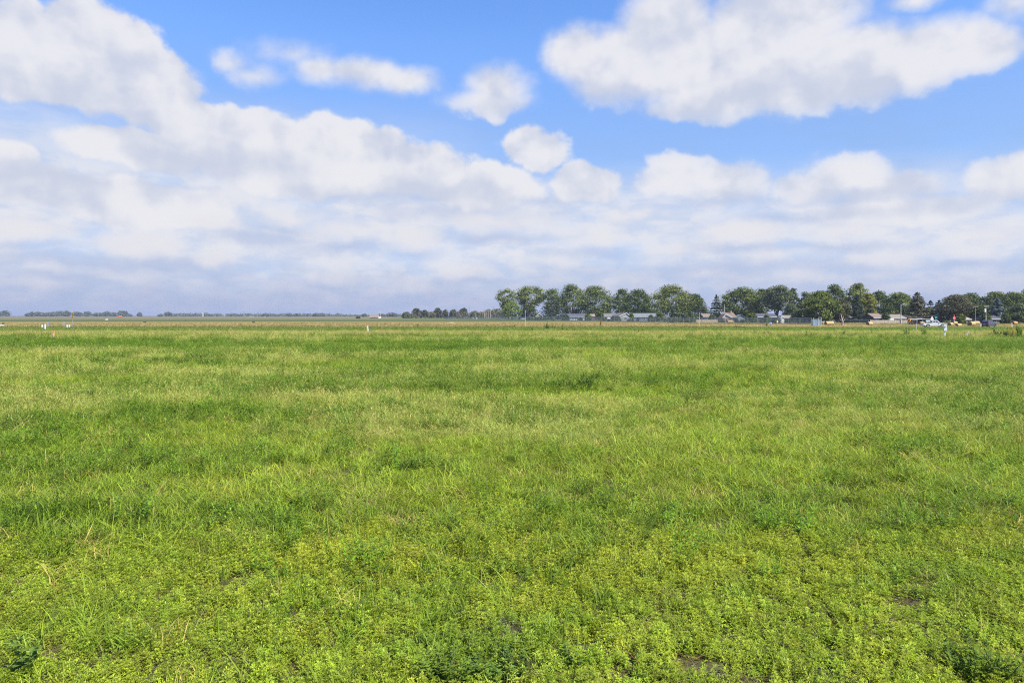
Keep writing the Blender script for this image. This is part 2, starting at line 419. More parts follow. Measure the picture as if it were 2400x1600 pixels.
# ------------------------------------------------------------------ field plants (stuff)
rng = np.random.default_rng(7)
def vnoise(x, y, seed=0):
    xi = np.floor(x).astype(np.int64); yi = np.floor(y).astype(np.int64); fx = x - xi; fy = y - yi
    fx = fx * fx * (3 - 2 * fx); fy = fy * fy * (3 - 2 * fy)
    def h(a, b):
        n = (a * 374761393 + b * 668265263 + seed * 1442695041) & 0x7fffffff
        n = ((n ^ (n >> 13)) * 1274126177) & 0x7fffffff
        n = (n ^ (n >> 16)) & 0xffff
        return n / 65535.0
    return (h(xi, yi) * (1 - fx) + h(xi + 1, yi) * fx) * (1 - fy) + (h(xi, yi + 1) * (1 - fx) + h(xi + 1, yi + 1) * fx) * fy
def fbm(x, y, s, seed=0, oct=3):
    t = 0; a = 1; w = 0
    for i in range(oct):
        t = t + a * vnoise(x * s, y * s, seed + i * 17); w += a; a *= 0.5; s *= 2.07
    return t / w

def blade_tuft(n, spread, hmin, hmax, width, lean, seed, head=0.0, segs=3):
    r = np.random.default_rng(seed); V = []; Fc = []; var = []
    for i in range(n):
        a = r.uniform(0, 6.283); rr = spread * math.sqrt(r.uniform()); bx, by = rr * math.cos(a), rr * math.sin(a)
        h = r.uniform(hmin, hmax); d = r.uniform(0, 6.283); ln = lean * r.uniform(0.3, 1.3) * h
        w = width * r.uniform(0.6, 1.3); px, py = -math.sin(d), math.cos(d)
        tw = r.uniform(-0.8, 0.8); b = len(V)
        for k in range(segs + 1):
            t = k / segs
            x = bx + math.cos(d) * ln * t ** 1.8; y = by + math.sin(d) * ln * t ** 1.8
            z = h * (t - 0.42 * min(lean, 1.2) * t * t)
            ww = w * (1 - t) ** 0.7 * 0.5 if k < segs else w * 0.04
            qx = px * math.cos(tw * t) - py * math.sin(tw * t); qy = px * math.sin(tw * t) + py * math.cos(tw * t)
            V += [(x - qx * ww, y - qy * ww, z), (x + qx * ww, y + qy * ww, z)]
        for k in range(segs):
            Fc.append((b + 2 * k, b + 2 * k + 1, b + 2 * k + 3, b + 2 * k + 2)); 
        lv = r.uniform()
        var += [lv] * segs
        if r.uniform() < head:      # seed head on the tip
            b2 = len(V); hl = r.uniform(0.05, 0.1); hw = 0.006
            dx, dy = math.cos(d) * hl * .6, math.sin(d) * hl * .6
            V += [(x - px * hw, y - py * hw, z), (x + px * hw, y + py * hw, z), (x + dx + px * hw * .4, y + dy + py * hw * .4, z + hl * .4), (x + dx - px * hw * .4, y + dy - py * hw * .4, z + hl * .4)]
            Fc.append((b2, b2 + 1, b2 + 2, b2 + 3)); var.append(r.uniform(.3, .8))
    return np.array(V), np.array(Fc), np.array(var)

def leafy_clump(stems, spread, h, leaf, seed, per=8, droop=0.2):
    """low bushy herb: stems ending in star-like whorls of pointed leaflets"""
    r = np.random.default_rng(seed); V = []; Fc = []; var = []
    for s in range(stems):
        a = r.uniform(0, 6.283); rr = spread * math.sqrt(r.uniform()); cx, cy = rr * math.cos(a), rr * math.sin(a)
        top = h * r.uniform(0.45, 1.0) * (1.1 - 0.4 * rr / spread)
        lv0 = r.uniform(0, 0.6)
        for w in range(3):
            cz = top - w * 0.035 - r.uniform(0, .01); npl = per - w
            for k in range(npl):
                d = 6.283 * (k + r.uniform(-.3, .3)) / npl + w; l = leaf * r.uniform(0.6, 1.25) * (0.8 + 0.25 * w); wd = l * r.uniform(0.11, 0.17)
                el = r.uniform(0.25, 1.05) - 0.3 * w; ca, sa = math.cos(d), math.sin(d); ce, se = math.cos(el), math.sin(el)
                ox, oy, oz = cx + ca * .004, cy + sa * .004, cz
                mx, my, mz = ox + ca * ce * l * .5, oy + sa * ce * l * .5, oz + se * l * .5
                tx, ty, tz = ox + ca * ce * l, oy + sa * ce * l, oz + se * l - droop * l
                b = len(V)
                V += [(ox, oy, oz), (mx + sa * wd, my - ca * wd, mz + wd * .35), (tx, ty, tz), (mx - sa * wd, my + ca * wd, mz + wd * .35)]
                Fc.append((b, b + 1, b + 2, b + 3)); var.append(min(1, lv0 + r.uniform(0, .4)))
    return np.array(V), np.array(Fc), np.array(var)

def upright_weed(stems, spread, h, leaf, seed, perstem=16, wide=.3):
    """taller weed: upright stems set with leaves all the way up"""
    r = np.random.default_rng(seed); V = []; Fc = []; var = []; SV = MB()
    for s in range(stems):
        a = r.uniform(0, 6.283); rr = spread * math.sqrt(r.uniform()); bx, by = rr * math.cos(a), rr * math.sin(a)
        hh = h * r.uniform(0.6, 1.05); lx, ly = r.normal(0, .10, 2) * hh + np.array([bx, by]) * .8
        SV.tube([(bx, by, 0), (bx + lx * .5, by + ly * .5, hh * .55), (bx + lx, by + ly, hh)], [.006 * h / .5, .005 * h / .5, .002], 4, False)
        for k in range(perstem):
            t = 0.15 + 0.85 * (k + r.uniform()) / perstem; d = r.uniform(0, 6.283); l = leaf * (1.15 - .6 * t) * r.uniform(.7, 1.3); wd = l * wide * .5
            ox, oy, oz = bx + lx * t, by + ly * t, hh * t; el = r.uniform(.1, .9); ca, sa, ce, se = math.cos(d), math.sin(d), math.cos(el), math.sin(el)
            b = len(V)
            V += [(ox, oy, oz), (ox + ca * ce * l * .5 + sa * wd, oy + sa * ce * l * .5 - ca * wd, oz + se * l * .5), (ox + ca * ce * l, oy + sa * ce * l, oz + se * l * .75), (ox + ca * ce * l * .5 - sa * wd, oy + sa * ce * l * .5 + ca * wd, oz + se * l * .5)]
            Fc.append((b, b + 1, b + 2, b + 3)); var.append(r.uniform())
    return np.array(V), np.array(Fc), np.array(var), SV

def scatter_stuff(name, label, cat, pts, tint, scl, protos, mat, tilt=0.12):
    """one object: its points carry tint, size and turn; each shows one of a few plants"""
    n = len(pts)
    me = bpy.data.meshes.new(name); me.vertices.add(n)
    me.vertices.foreach_set('co', np.c_[pts, np.zeros(n)].astype(np.float32).ravel())
    a = me.attributes.new('tint', 'FLOAT_VECTOR', 'POINT'); a.data.foreach_set('vector', tint.astype(np.float32).ravel())
    a = me.attributes.new('scl', 'FLOAT_VECTOR', 'POINT'); a.data.foreach_set('vector', scl.astype(np.float32).ravel())
    rot = np.c_[rng.normal(0, tilt, n), rng.normal(0, tilt, n), rng.uniform(0, 6.283, n)]
    a = me.attributes.new('rot', 'FLOAT_VECTOR', 'POINT'); a.data.foreach_set('vector', rot.astype(np.float32).ravel())
    a = me.attributes.new('pick', 'INT', 'POINT'); a.data.foreach_set('value', rng.integers(0, len(protos), n).astype(np.int32))
    ob = bpy.data.objects.new(name, me); col.objects.link(ob)
    ng = bpy.data.node_groups.new(name + '_scatter', 'GeometryNodeTree')
    ng.interface.new_socket('Geometry', in_out='INPUT', socket_type='NodeSocketGeometry')
    ng.interface.new_socket('Geometry', in_out='OUTPUT', socket_type='NodeSocketGeometry')
    gi = ng.nodes.new('NodeGroupInput'); go = ng.nodes.new('NodeGroupOutput')
    iop = ng.nodes.new('GeometryNodeInstanceOnPoints'); jn = ng.nodes.new('GeometryNodeJoinGeometry')
    for k, (V, Fc, var) in enumerate(protos):
        po = mesh_np(name + '_plant', V, Fc, mat, var, link=False)
        oi = ng.nodes.new('GeometryNodeObjectInfo'); oi.inputs['Object'].default_value = po; oi.inputs['As Instance'].default_value = True
        ng.links.new(oi.outputs['Geometry'], jn.inputs[0])
    def named(nm, ty):
        q = ng.nodes.new('GeometryNodeInputNamedAttribute'); q.data_type = ty; q.inputs[0].default_value = nm; return q.outputs[0]
    e2r = ng.nodes.new('FunctionNodeEulerToRotation'); ng.links.new(named('rot', 'FLOAT_VECTOR'), e2r.inputs[0])
    ng.links.new(gi.outputs[0], iop.inputs['Points']); ng.links.new(jn.outputs[0], iop.inputs['Instance'])
    iop.inputs['Pick Instance'].default_value = True
    ng.links.new(named('pick', 'INT'), iop.inputs['Instance Index'])
    ng.links.new(e2r.outputs[0], iop.inputs['Rotation']); ng.links.new(named('scl', 'FLOAT_VECTOR'), iop.inputs['Scale'])
    ng.links.new(iop.outputs[0], go.inputs[0])
    md = ob.modifiers.new('scatter', 'NODES'); md.node_group = ng
    tag(ob, label, cat, kind='stuff')
    return ob

def wedge(y0, y1, dens):
    """points over the part of the field the camera can see, a little wider"""
    def half(y): return 0.90 * y + 3.5
    area = (half(y0) + half(y1)) * (y1 - y0)
    n = int(area * dens * 1.0)
    y = np.sqrt(rng.uniform(y0 * y0, y1 * y1, int(n * 1.15))); x = rng.uniform(-1, 1, len(y)) * half(y)
    return x, y
def jitter_tint(base, n, amt=0.15):
    return np.clip(base * (1 + rng.normal(0, amt, (n, 1))) * (1 + rng.normal(0, amt * .35, (n, 3))), 0.004, 0.8)
def lerp(a, b, t): return a[None, :] * (1 - t[:, None]) + b[None, :] * t[:, None] if a.ndim == 1 else a * (1 - t[:, None]) + b[None, :] * t[:, None]

C_GREEN = np.array([0.222, 0.306, 0.033]); C_DARK = np.array([0.114, 0.204, 0.019]); C_PALE = np.array([0.285, 0.345, 0.088])
C_STRAW = np.array([0.400, 0.335, 0.120]); C_LIME = np.array([0.310, 0.362, 0.040]); C_BLUE = np.array([0.140, 0.235, 0.030]); C_TAN = np.array([0.35, 0.315, 0.13])

def pale_mask(x, y):      # drifts of pale seeding grass
    py = HZ + CAM_H * F / np.maximum(y, 3) + (fbm(x * .4, y, .06, 5, 2) - .5) * 26
    b = np.interp(py, [770, 781, 790, 797, 824, 834, 960, 1060, 1200], [-.1, .10, .06, -.12, -.12, .07, .06, -.03, -.12])
    return np.clip((fbm(x * .45, y, 0.22, 3, 4) * .75 + fbm(x, y, 1.3, 33, 2) * .25 + b * .9 - 0.445) * 6, 0, 1)
def dark_mask(x, y):      # ranker, darker growth
    py = HZ + CAM_H * F / np.maximum(y, 3) + (fbm(x * .4, y, .06, 5, 2) - .5) * 26
    b2 = -np.interp(py, [780, 794, 800, 822, 832, 870, 900, 960, 1100], [-.2, -.05, .08, .08, -.02, -.04, .03, .0, .0])
    return np.clip((fbm(x * .5, y, 0.28, 11, 4) * .75 + fbm(x, y, 1.5, 13, 2) * .25 - b2 - 0.485) * 6, 0, 1)
def gap_mask(x, y):       # thin spots where the soil shows
    return np.clip((fbm(x, y, 2.1, 23, 2) - 0.64) * 8, 0, 1)
def grass_tint(x, y):
    n = len(x)
    t = jitter_tint(np.repeat(C_GREEN[None], n, 0), n, .16)
    t = lerp(t, C_PALE, pale_mask(x, y) * .8 * rng.uniform(.5, 1, n))
    t = lerp(t, C_DARK, dark_mask(x, y) * .95 * rng.uniform(.55, 1, n))
    t = lerp(t, C_STRAW, (rng.uniform(0, 1, n) < .05) * .8)
    return t
M_GRASS = field_leaf_mat('grass_blades', .4); M_LEAFY = field_leaf_mat('leafy_herb', .35, .5)
M_WEED = field_leaf_mat('weed_leaves', .25)

# leafy ground cover in the foreground, thinning out into grass
x, y = wedge(4.4, 15.0, 58)
edge = 10.2 + 2.6 * (fbm(x, y, .22, 41, 3) - .5) * 2 + rng.normal(0, .6, len(x))
keep = (y < edge) & (rng.uniform(0, 1, len(x)) > gap_mask(x, y) * .38)
x, y = x[keep], y[keep]; n = len(x)
limem = np.clip((fbm(x * .7, y, .33, 51, 3) - .42) * 5, 0, 1)
t = jitter_tint(np.repeat(np.array([[.246, .328, .035]]), n, 0), n, .13); t = lerp(t, C_LIME, limem * rng.uniform(.5, 1, n))
t = lerp(t, C_BLUE, np.clip((fbm(x, y, .6, 61, 3) - .60) * 7, 0, 1) * .7)
s = rng.uniform(.75, 1.3, n); scl = np.c_[s, s, s * rng.uniform(.7, 1.2, n) * (.75 + .6 * fbm(x, y, .9, 71, 2))]
scatter_stuff('leafy_ground_cover', 'low bushy yellow-green leafy herbs carpeting the foreground', 'ground cover', np.c_[x, y], t, scl,
              [leafy_clump(13, .14, .16, .036, 100 + k, 7) for k in range(5)], M_LEAFY, .15)

# meadow grass
xs_, ys_ = [], []
for y0, y1, d in ((4.4, 9, 7), (9, 14, 30), (14, 26, 34), (26, 45, 22), (45, 70, 12)):
    a, b = wedge(y0, y1, d); xs_.append(a); ys_.append(b)
x = np.concatenate(xs_); y = np.concatenate(ys_)
keep = (rng.uniform(0, 1, len(x)) > gap_mask(x, y) * .8)
x, y = x[keep], y[keep]; n = len(x)
s = rng.uniform(.7, 1.25, n) * np.clip(.9 + y / 60, .9, 1.7) * (.7 + .6 * fbm(x, y, .35, 81, 3)); dk = dark_mask(x, y)
scatter_stuff('grass', 'sunlit green meadow grass filling the middle of the field', 'grass', np.c_[x, y], grass_tint(x, y), np.c_[s, s, s * (1 + .35 * dk)],
              [blade_tuft(34, .17, .11, .32, .011, 1.05, 200 + k, .06) for k in range(6)], M_GRASS, .2)

# coarser grass, farther out
x1, y1 = wedge(60, 110, 3.2); x2, y2 = wedge(110, 176, 1.3)
x = np.r_[x1, x2]; y = np.r_[y1, y2]; n = len(x)
t = grass_tint(x, y)
py = HZ + CAM_H * F / y + (fbm(x * .25, y, .03, 91, 3) - .5) * 9
tanw = np.clip(1 - np.abs(py - np.interp(x, [-60, 0, 20, 60, 100], [784, 784, 785, 790, 793])) / 3.6, 0, 1) * .95
t = lerp(t, np.array([.34, .27, .125]), tanw * rng.uniform(.5, 1, n))
t = lerp(t, np.array([.115, .185, .032]), np.clip((779.5 - py) / 2, 0, 1) * .85)
s = rng.uniform(.7, 1.3, n) * np.where(y > 110, 1.25, 1.0)
scatter_stuff('distant_grass', 'far green and tan bands of grass before the road', 'grass', np.c_[x, y], t, np.c_[s, s, s * .75],
              [blade_tuft(60, .5, .16, .38, .03, .6, 300 + k, segs=2) for k in range(4)], M_GRASS, .1)

# tall dry grass of the tan strip beyond the green verge
x, y = wedge(172, 262, .42); n = len(x)
t = jitter_tint(np.repeat(np.array([[.36, .285, .135]]), n, 0), n, .2)
t = lerp(t, np.array([.17, .20, .06]), np.clip((fbm(x * .3, y, .05, 95, 3) - .52) * 6, 0, 1) * .8)
py = HZ + CAM_H * F / y + (fbm(x * .2, y, .02, 97, 3) - .5) * 4
t = lerp(t, np.array([.10, .16, .03]), np.clip((py - 766.8) / 1.5, 0, 1)); 
road_y = np.interp(x, [q[0] for q in cl], [q[1] for q in cl]); ok = (x < cl[0][0]) | (np.abs(y - road_y - .5) > 4.5)
x, y, t = x[ok], y[ok], t[ok]; n = len(x); s = rng.uniform(.7, 1.3, n)
scatter_stuff('tall_dry_grass', 'tan strip of tall dry grass in front of the fence and houses', 'grass', np.c_[x, y], t, np.c_[s * 1.5, s * 1.5, s * np.where((x > 60) & (y < 240), .5, 1.0)],
              [blade_tuft(50, .55, .25, .6, .035, .4, 350 + k, segs=2) for k in range(4)], M_GRASS, .1)

# pale seeding grass lying in drifts
xs_, ys_ = [], []
for y0, y1, d in ((9, 26, 26), (26, 60, 15), (60, 125, 3)):
    a, b = wedge(y0, y1, d); xs_.append(a); ys_.append(b)
x = np.concatenate(xs_); y = np.concatenate(ys_)
keep = rng.uniform(0, 1, len(x)) < (pale_mask(x, y) ** 1.3) * .9 * np.clip((y - 10) / 14, .15, 1)
x, y = x[keep], y[keep]; n = len(x)
t = jitter_tint(np.repeat(C_PALE[None], n, 0), n, .12); t = lerp(t, C_STRAW, (rng.uniform(0, 1, n) < .3) * .7)
t = lerp(t, np.array([.36, .28, .13]), np.clip(1 - np.abs(HZ + CAM_H * F / y + (fbm(x * .25, y, .03, 91, 3) - .5) * 9 - np.interp(x, [-60, 0, 20, 60, 100], [784, 784, 785, 790, 793])) / 3.6, 0, 1) * .9)
s = rng.uniform(.8, 1.3, n) * np.clip(.85 + y / 70, 1, 2.0)
scatter_stuff('seeding_grass', 'pale drifts of fine seeding grass across the mid field', 'grass', np.c_[x, y], t, np.c_[s, s, s * .95],
              [blade_tuft(40, .2, .22, .40, .006, 1.1, 400 + k, .35) for k in range(4)], M_GRASS, .25)

# dry straw litter in a few worn spots
spots = [(895, 1180, 1.1), (1560, 1160, 1.0), (2370, 1240, 1.4), (540, 1080, 1.0), (380, 1210, .9), (2060, 1090, 1.6), (1700, 1000, 2.0), (2290, 1010, 2.2)]
xx, yy = [], []
for px, p, r in spots:
    Y = gy(p); k = int(30 * r)
    xx.append(at(px, Y) + rng.normal(0, r * .45, k)); yy.append(Y + rng.normal(0, r * .5, k))
x = np.concatenate(xx); y = np.concatenate(yy); n = len(x)
s = rng.uniform(.8, 1.3, n)
scatter_stuff('dry_straw', 'tan dry straw lying in worn spots of the grass', 'straw', np.c_[x, y], jitter_tint(np.repeat(C_TAN[None], n, 0), n, .15), np.c_[s, s, s * .7],
              [blade_tuft(16, .15, .20, .34, .005, 1.6, 500 + k) for k in range(3)], M_GRASS, .4)

# thin upright stalks with dark seed heads standing above the grass
xs_, ys_ = [], []
for y0, y1, d in ((9, 30, 3.2), (30, 70, 1.6), (70, 110, .5)):
    a, b = wedge(y0, y1, d); xs_.append(a); ys_.append(b)
x = np.concatenate(xs_); y = np.concatenate(ys_); keep = rng.uniform(0, 1, len(x)) < np.clip((fbm(x, y, .4, 131, 3) - .35) * 3, .05, 1)
x, y = x[keep], y[keep]; n = len(x); s = rng.uniform(.7, 1.25, n) * np.clip(.8 + y / 70, .9, 1.5)
scatter_stuff('grass_stalks', 'thin upright stalks with seed heads above the meadow grass', 'grass', np.c_[x, y], jitter_tint(np.repeat(np.array([[.13, .19, .03]]), n, 0), n, .3), np.c_[s, s, s],
              [blade_tuft(7, .2, .34, .62, .009, .35, 800 + k, .9) for k in range(4)], M_GRASS, .12)

# flat dead litter on the soil between the plants
x, y = wedge(4.4, 16, 26); n = len(x)
s = rng.uniform(.6, 1.3, n); t = jitter_tint(np.repeat(np.array([[.13, .105, .05]]), n, 0), n, .35)
t = lerp(t, np.array([.12, .15, .03]), (rng.uniform(0, 1, n) < .35) * .9)
scatter_stuff('plant_litter', 'brown dead stalks and seedlings on the bare soil gaps', 'litter', np.c_[x, y], t, np.c_[s, s, s * .35],
              [blade_tuft(22, .18, .08, .2, .008, 2.0, 700 + k) for k in range(3)], M_GRASS, .2)

# darker upright weeds mixed through the grass
xs_, ys_ = [], []
for y0, y1, d in ((8, 30, 5.5), (30, 70, 3.0), (70, 125, .8)):
    a, b = wedge(y0, y1, d); xs_.append(a); ys_.append(b)
x = np.concatenate(xs_); y = np.concatenate(ys_)
keep = rng.uniform(0, 1, len(x)) < dark_mask(x, y) * .85 + .03
x, y = x[keep], y[keep]; n = len(x)
s = rng.uniform(.6, 1.25, n) * np.clip(.8 + y / 60, .9, 1.6)
# colonies: soft upright tufts a metre or two across
def half_(y): return .79 * y + 2
cy_ = np.sqrt(rng.uniform(10.5 ** 2, 105 ** 2, 950)); cx_ = rng.uniform(-1, 1, 950) * half_(cy_)
gd = [(235, 858), (268, 846), (380, 853), (428, 858), (462, 848), (492, 862), (603, 851), (205, 938), (733, 826), (920, 862), (985, 862), (1165, 897), (1352, 915), (1385, 900), (1330, 905), (928, 962), (1925, 822), (1840, 824), (2296, 912), (2050, 905), (1462, 818), (25, 1010), (1700, 850), (960, 1110), (1225, 1000), (1600, 930), (1880, 960), (560, 930), (640, 1010), (1050, 1010), (330, 1000), (90, 1060), (2200, 1060), (2350, 960)]
cx_ = np.r_[cx_, [at(a, gy(b)) for a, b in gd for _ in range(2)]]; cy_ = np.r_[cy_, [gy(b) for a, b in gd for _ in range(2)]]
m_ = rng.integers(4, 12, len(cx_)); rad_ = rng.uniform(.25, .75, len(cx_)) * np.clip(.7 + cy_ / 60, .8, 1.7)
ix_ = np.repeat(np.arange(len(cx_)), m_); k_ = len(ix_)
x = np.r_[x, cx_[ix_] + rng.normal(0, 1.3, k_) * rad_[ix_]]; y = np.r_[y, cy_[ix_] + rng.normal(0, .8, k_) * rad_[ix_]]
s = np.r_[s, rng.uniform(.55, 1.1, k_) * np.clip(.8 + cy_[ix_] / 60, .9, 1.6)]; n = len(x); s = s * rng.uniform(.95, 1.4, n)
scatter_stuff('meadow_weeds', 'dark green upright weeds mingled with the meadow grass', 'weeds', np.c_[x, y], jitter_tint(np.repeat(np.array([[.090, .170, .014]]), n, 0), n, .2), np.c_[s, s, s],
              [upright_weed(7, .14, .42, .075, 600 + k, 14)[:3] for k in range(5)], M_WEED, .1)
#FIELD_END

# ------------------------------------------------------------------ trees
def lp(name, c1, c2, **k): return leaf_mat('foliage_' + name, c1, c2, **k)
TONES = {
    'mid':    lp('mid', (.040, .062, .012), (.190, .228, .044)),
    'dark':   lp('dark', (.028, .047, .011), (.128, .165, .035)),
    'light':  lp('light', (.060, .080, .016), (.255, .285, .060)),
    'grey':   lp('grey', (.046, .064, .024), (.165, .195, .068)),
    'bright': lp('bright', (.085, .125, .020), (.230, .290, .045)),
    'yellow': lp('yellow', (.110, .120, .014), (.300, .290, .040)),
    'spruce': lp('spruce', (.024, .040, .022), (.070, .090, .045)),
    'blue':   lp('blue', (.050, .078, .075), (.150, .195, .185)),
    'brown':  lp('brown', (.055, .055, .024), (.145, .140, .062)),
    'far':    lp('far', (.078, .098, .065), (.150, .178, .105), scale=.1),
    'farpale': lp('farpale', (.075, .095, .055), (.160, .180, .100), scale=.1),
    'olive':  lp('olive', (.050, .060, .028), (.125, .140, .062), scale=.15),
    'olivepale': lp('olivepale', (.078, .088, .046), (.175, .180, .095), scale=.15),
    'dry':    lp('dry', (.100, .085, .045), (.240, .205, .115)),
}
BARK = plain('bark', (.085, .068, .052), .9, spec=.1, var=.35, scale=1.2)
BARK_PALE = plain('pale_bark', (.26, .22, .18), .9, spec=.1, var=.3, scale=1.2)

def leaves_mesh(P, nrm, size, r, aspect=1.0):
    """one quad per leaf clump, centred at P, facing nrm"""
    n = len(P); nrm = nrm / np.maximum(np.linalg.norm(nrm, axis=1, keepdims=True), 1e-6)
    a = r.normal(size=(n, 3)); t = np.cross(nrm, a); t /= np.maximum(np.linalg.norm(t, axis=1, keepdims=True), 1e-6)
    b = np.cross(nrm, t); s = size[:, None] * .5
    k = r.uniform(.6, 1.3, (n, 4, 1))
    V = np.stack([P + (-t * aspect - b * .4) * s * k[:, 0], P + (t * .3 - b) * s * k[:, 1], P + (t * aspect + b * .5) * s * k[:, 2], P + (-t * .4 + b) * s * k[:, 3]], 1)
    V += nrm[:, None] * r.normal(0, .18, (n, 4, 1)) * s[:, None]
    return V.reshape(-1, 3), np.arange(4 * n).reshape(n, 4)

def broadleaf(name, label, px, top, hw, Y, tone, seed, bot=.12, form='round', n=1500, leaf=.75, trunk=True, group=None, limbs=0, trunk_mat=None, gap=.35, dx_trunk=0.0, depth=.9):
    n = int(n * 3.4); leaf *= .80; hw *= 1.10; gap -= .08; bot *= (.75 if form == 'vase' else .4)
    """deciduous tree: trunk with limbs, crown of many leaf clumps gathered on uneven boughs"""
    r = np.random.default_rng(seed)
    Ht = zz(top, Y); W = hw / F * Y
    t = thing(name, label, 'tree' if 'shrub' not in name and 'bush' not in name else 'bush', (at(px, Y), Y, 0), 0, group)
    zb = Ht * bot; Hc = Ht - zb
    nl = int(12 + 10 * min(2.0, Hc / max(W, .5)))
    lob = []
    for i in range(nl):
        f = (i + r.uniform(.2, .8)) / nl
        prof = {'round': math.sin(math.pi * min(.97, .16 + .80 * f)) ** .65, 'vase': .42 + .66 * math.sin(math.pi * (f ** 1.25) * .80), 'oval': math.sin(math.pi * min(.96, .1 + .84 * f)) ** .8,
                'dome': (1 - f ** 2.4) ** .5 * .95 + .08, 'flat': .55 + .5 * math.sin(math.pi * f)}[form]
        a = i * 2.4 + r.uniform(-.5, .5); rl = W * r.uniform(.26, .40) * (.8 + .3 * prof)
        rr = max(0, W * prof - rl * .85) * r.uniform(.55, 1.0)
        z = zb + Hc * (.10 + .82 * f); z = min(z, Ht - rl * .62); z = max(z, zb + rl * .3)
        lob.append((rr * math.cos(a), rr * math.sin(a) * depth, z, rl, rl * r.uniform(.62, .85)))
    lob.append((W * r.uniform(-.15, .15), 0, Ht - W * .24, W * .34, W * .25)); lob = np.array(lob)
    wt = lob[:, 3] ** 2; ix = r.choice(len(lob), n, p=wt / wt.sum())
    inner = r.uniform(0, 1, n) < .34
    d = r.normal(size=(n, 3)); d[:, 2] = d[:, 2] * .9 + .15; d /= np.linalg.norm(d, axis=1, keepdims=True)
    rad = np.where(inner, r.uniform(.05, .66, n), r.uniform(.66, 1.06, n) ** .7)
    sc3 = np.stack([lob[ix, 3], lob[ix, 3], lob[ix, 4]], 1)
    P = lob[ix, :3] + d * sc3 * rad[:, None]
    # fill the outline: as wide and as tall as the photo shows
    P[:, 0] *= W / max(np.percentile(np.abs(P[:, 0]), 97.5), .1); P[:, 1] *= W * depth / max(np.percentile(np.abs(P[:, 1]), 97.5), .1)
    P[:, 2] = zb + (P[:, 2] - zb) * (Hc / max(np.percentile(P[:, 2], 99.3) - zb, .1)); P[:, 2] = np.maximum(P[:, 2], .1)
    # ragged gaps
    g = fbm(P[:, 0] + 50 + P[:, 1] * .6, P[:, 2] + P[:, 1] * .5, 1.1 / max(W * .35, .6), seed, 2)
    keep = (g > gap) | (r.uniform(0, 1, n) < .25); P = P[keep]; d = d[keep]; ix = ix[keep]
    nrm = d + r.normal(0, .55, d.shape)
    size = leaf * r.uniform(.55, 1.3, len(P)) * np.where(inner[keep], 1.9, 1.0)
    V, Fc = leaves_mesh(P, nrm, size, r)
    lv = r.uniform(0, 1, len(lob))[ix] * .5 + r.uniform(0, .5, len(P))
    mesh_np('crown', V, Fc, TONES[tone], lv, parent=t)
    if trunk:
        tb = MB(); tr = max(.12, Ht * .022); ttop = zb + Hc * .45
        tm = trunk_mat or BARK
        if limbs == 0:
            tb.tube([(dx_trunk, 0, 0), (dx_trunk * .8 + r.normal(0, .1), 0, zb + .1 * Hc), (0, 0, ttop)], [tr * 1.25, tr, tr * .45], 7)
        for k in range(limbs or 4):
            q = lob[r.integers(0, len(lob))]
            z0 = .02 if limbs else zb * .7 + .1 * Hc
            if limbs:
                a = (k + .5) / limbs * 2 - 1
                e = (W * .62 * a, r.normal(0, W * .15), zb + Hc * (.66 - .22 * abs(a)))
                tb.tube([(dx_trunk + .3 * a, 0, z0), (dx_trunk + .5 * e[0] * .55, e[1] * .4, e[2] * .42), e], [tr * .75, tr * .55, tr * .18], 6)
            else:
                tb.tube([(dx_trunk * .6, 0, z0), (q[0] * .5, q[1] * .5, z0 + (q[2] - z0) * .62), tuple(q[:3])], [tr * .55, tr * .35, tr * .12], 5)
        tb.build('trunk', tm, t)
    return t

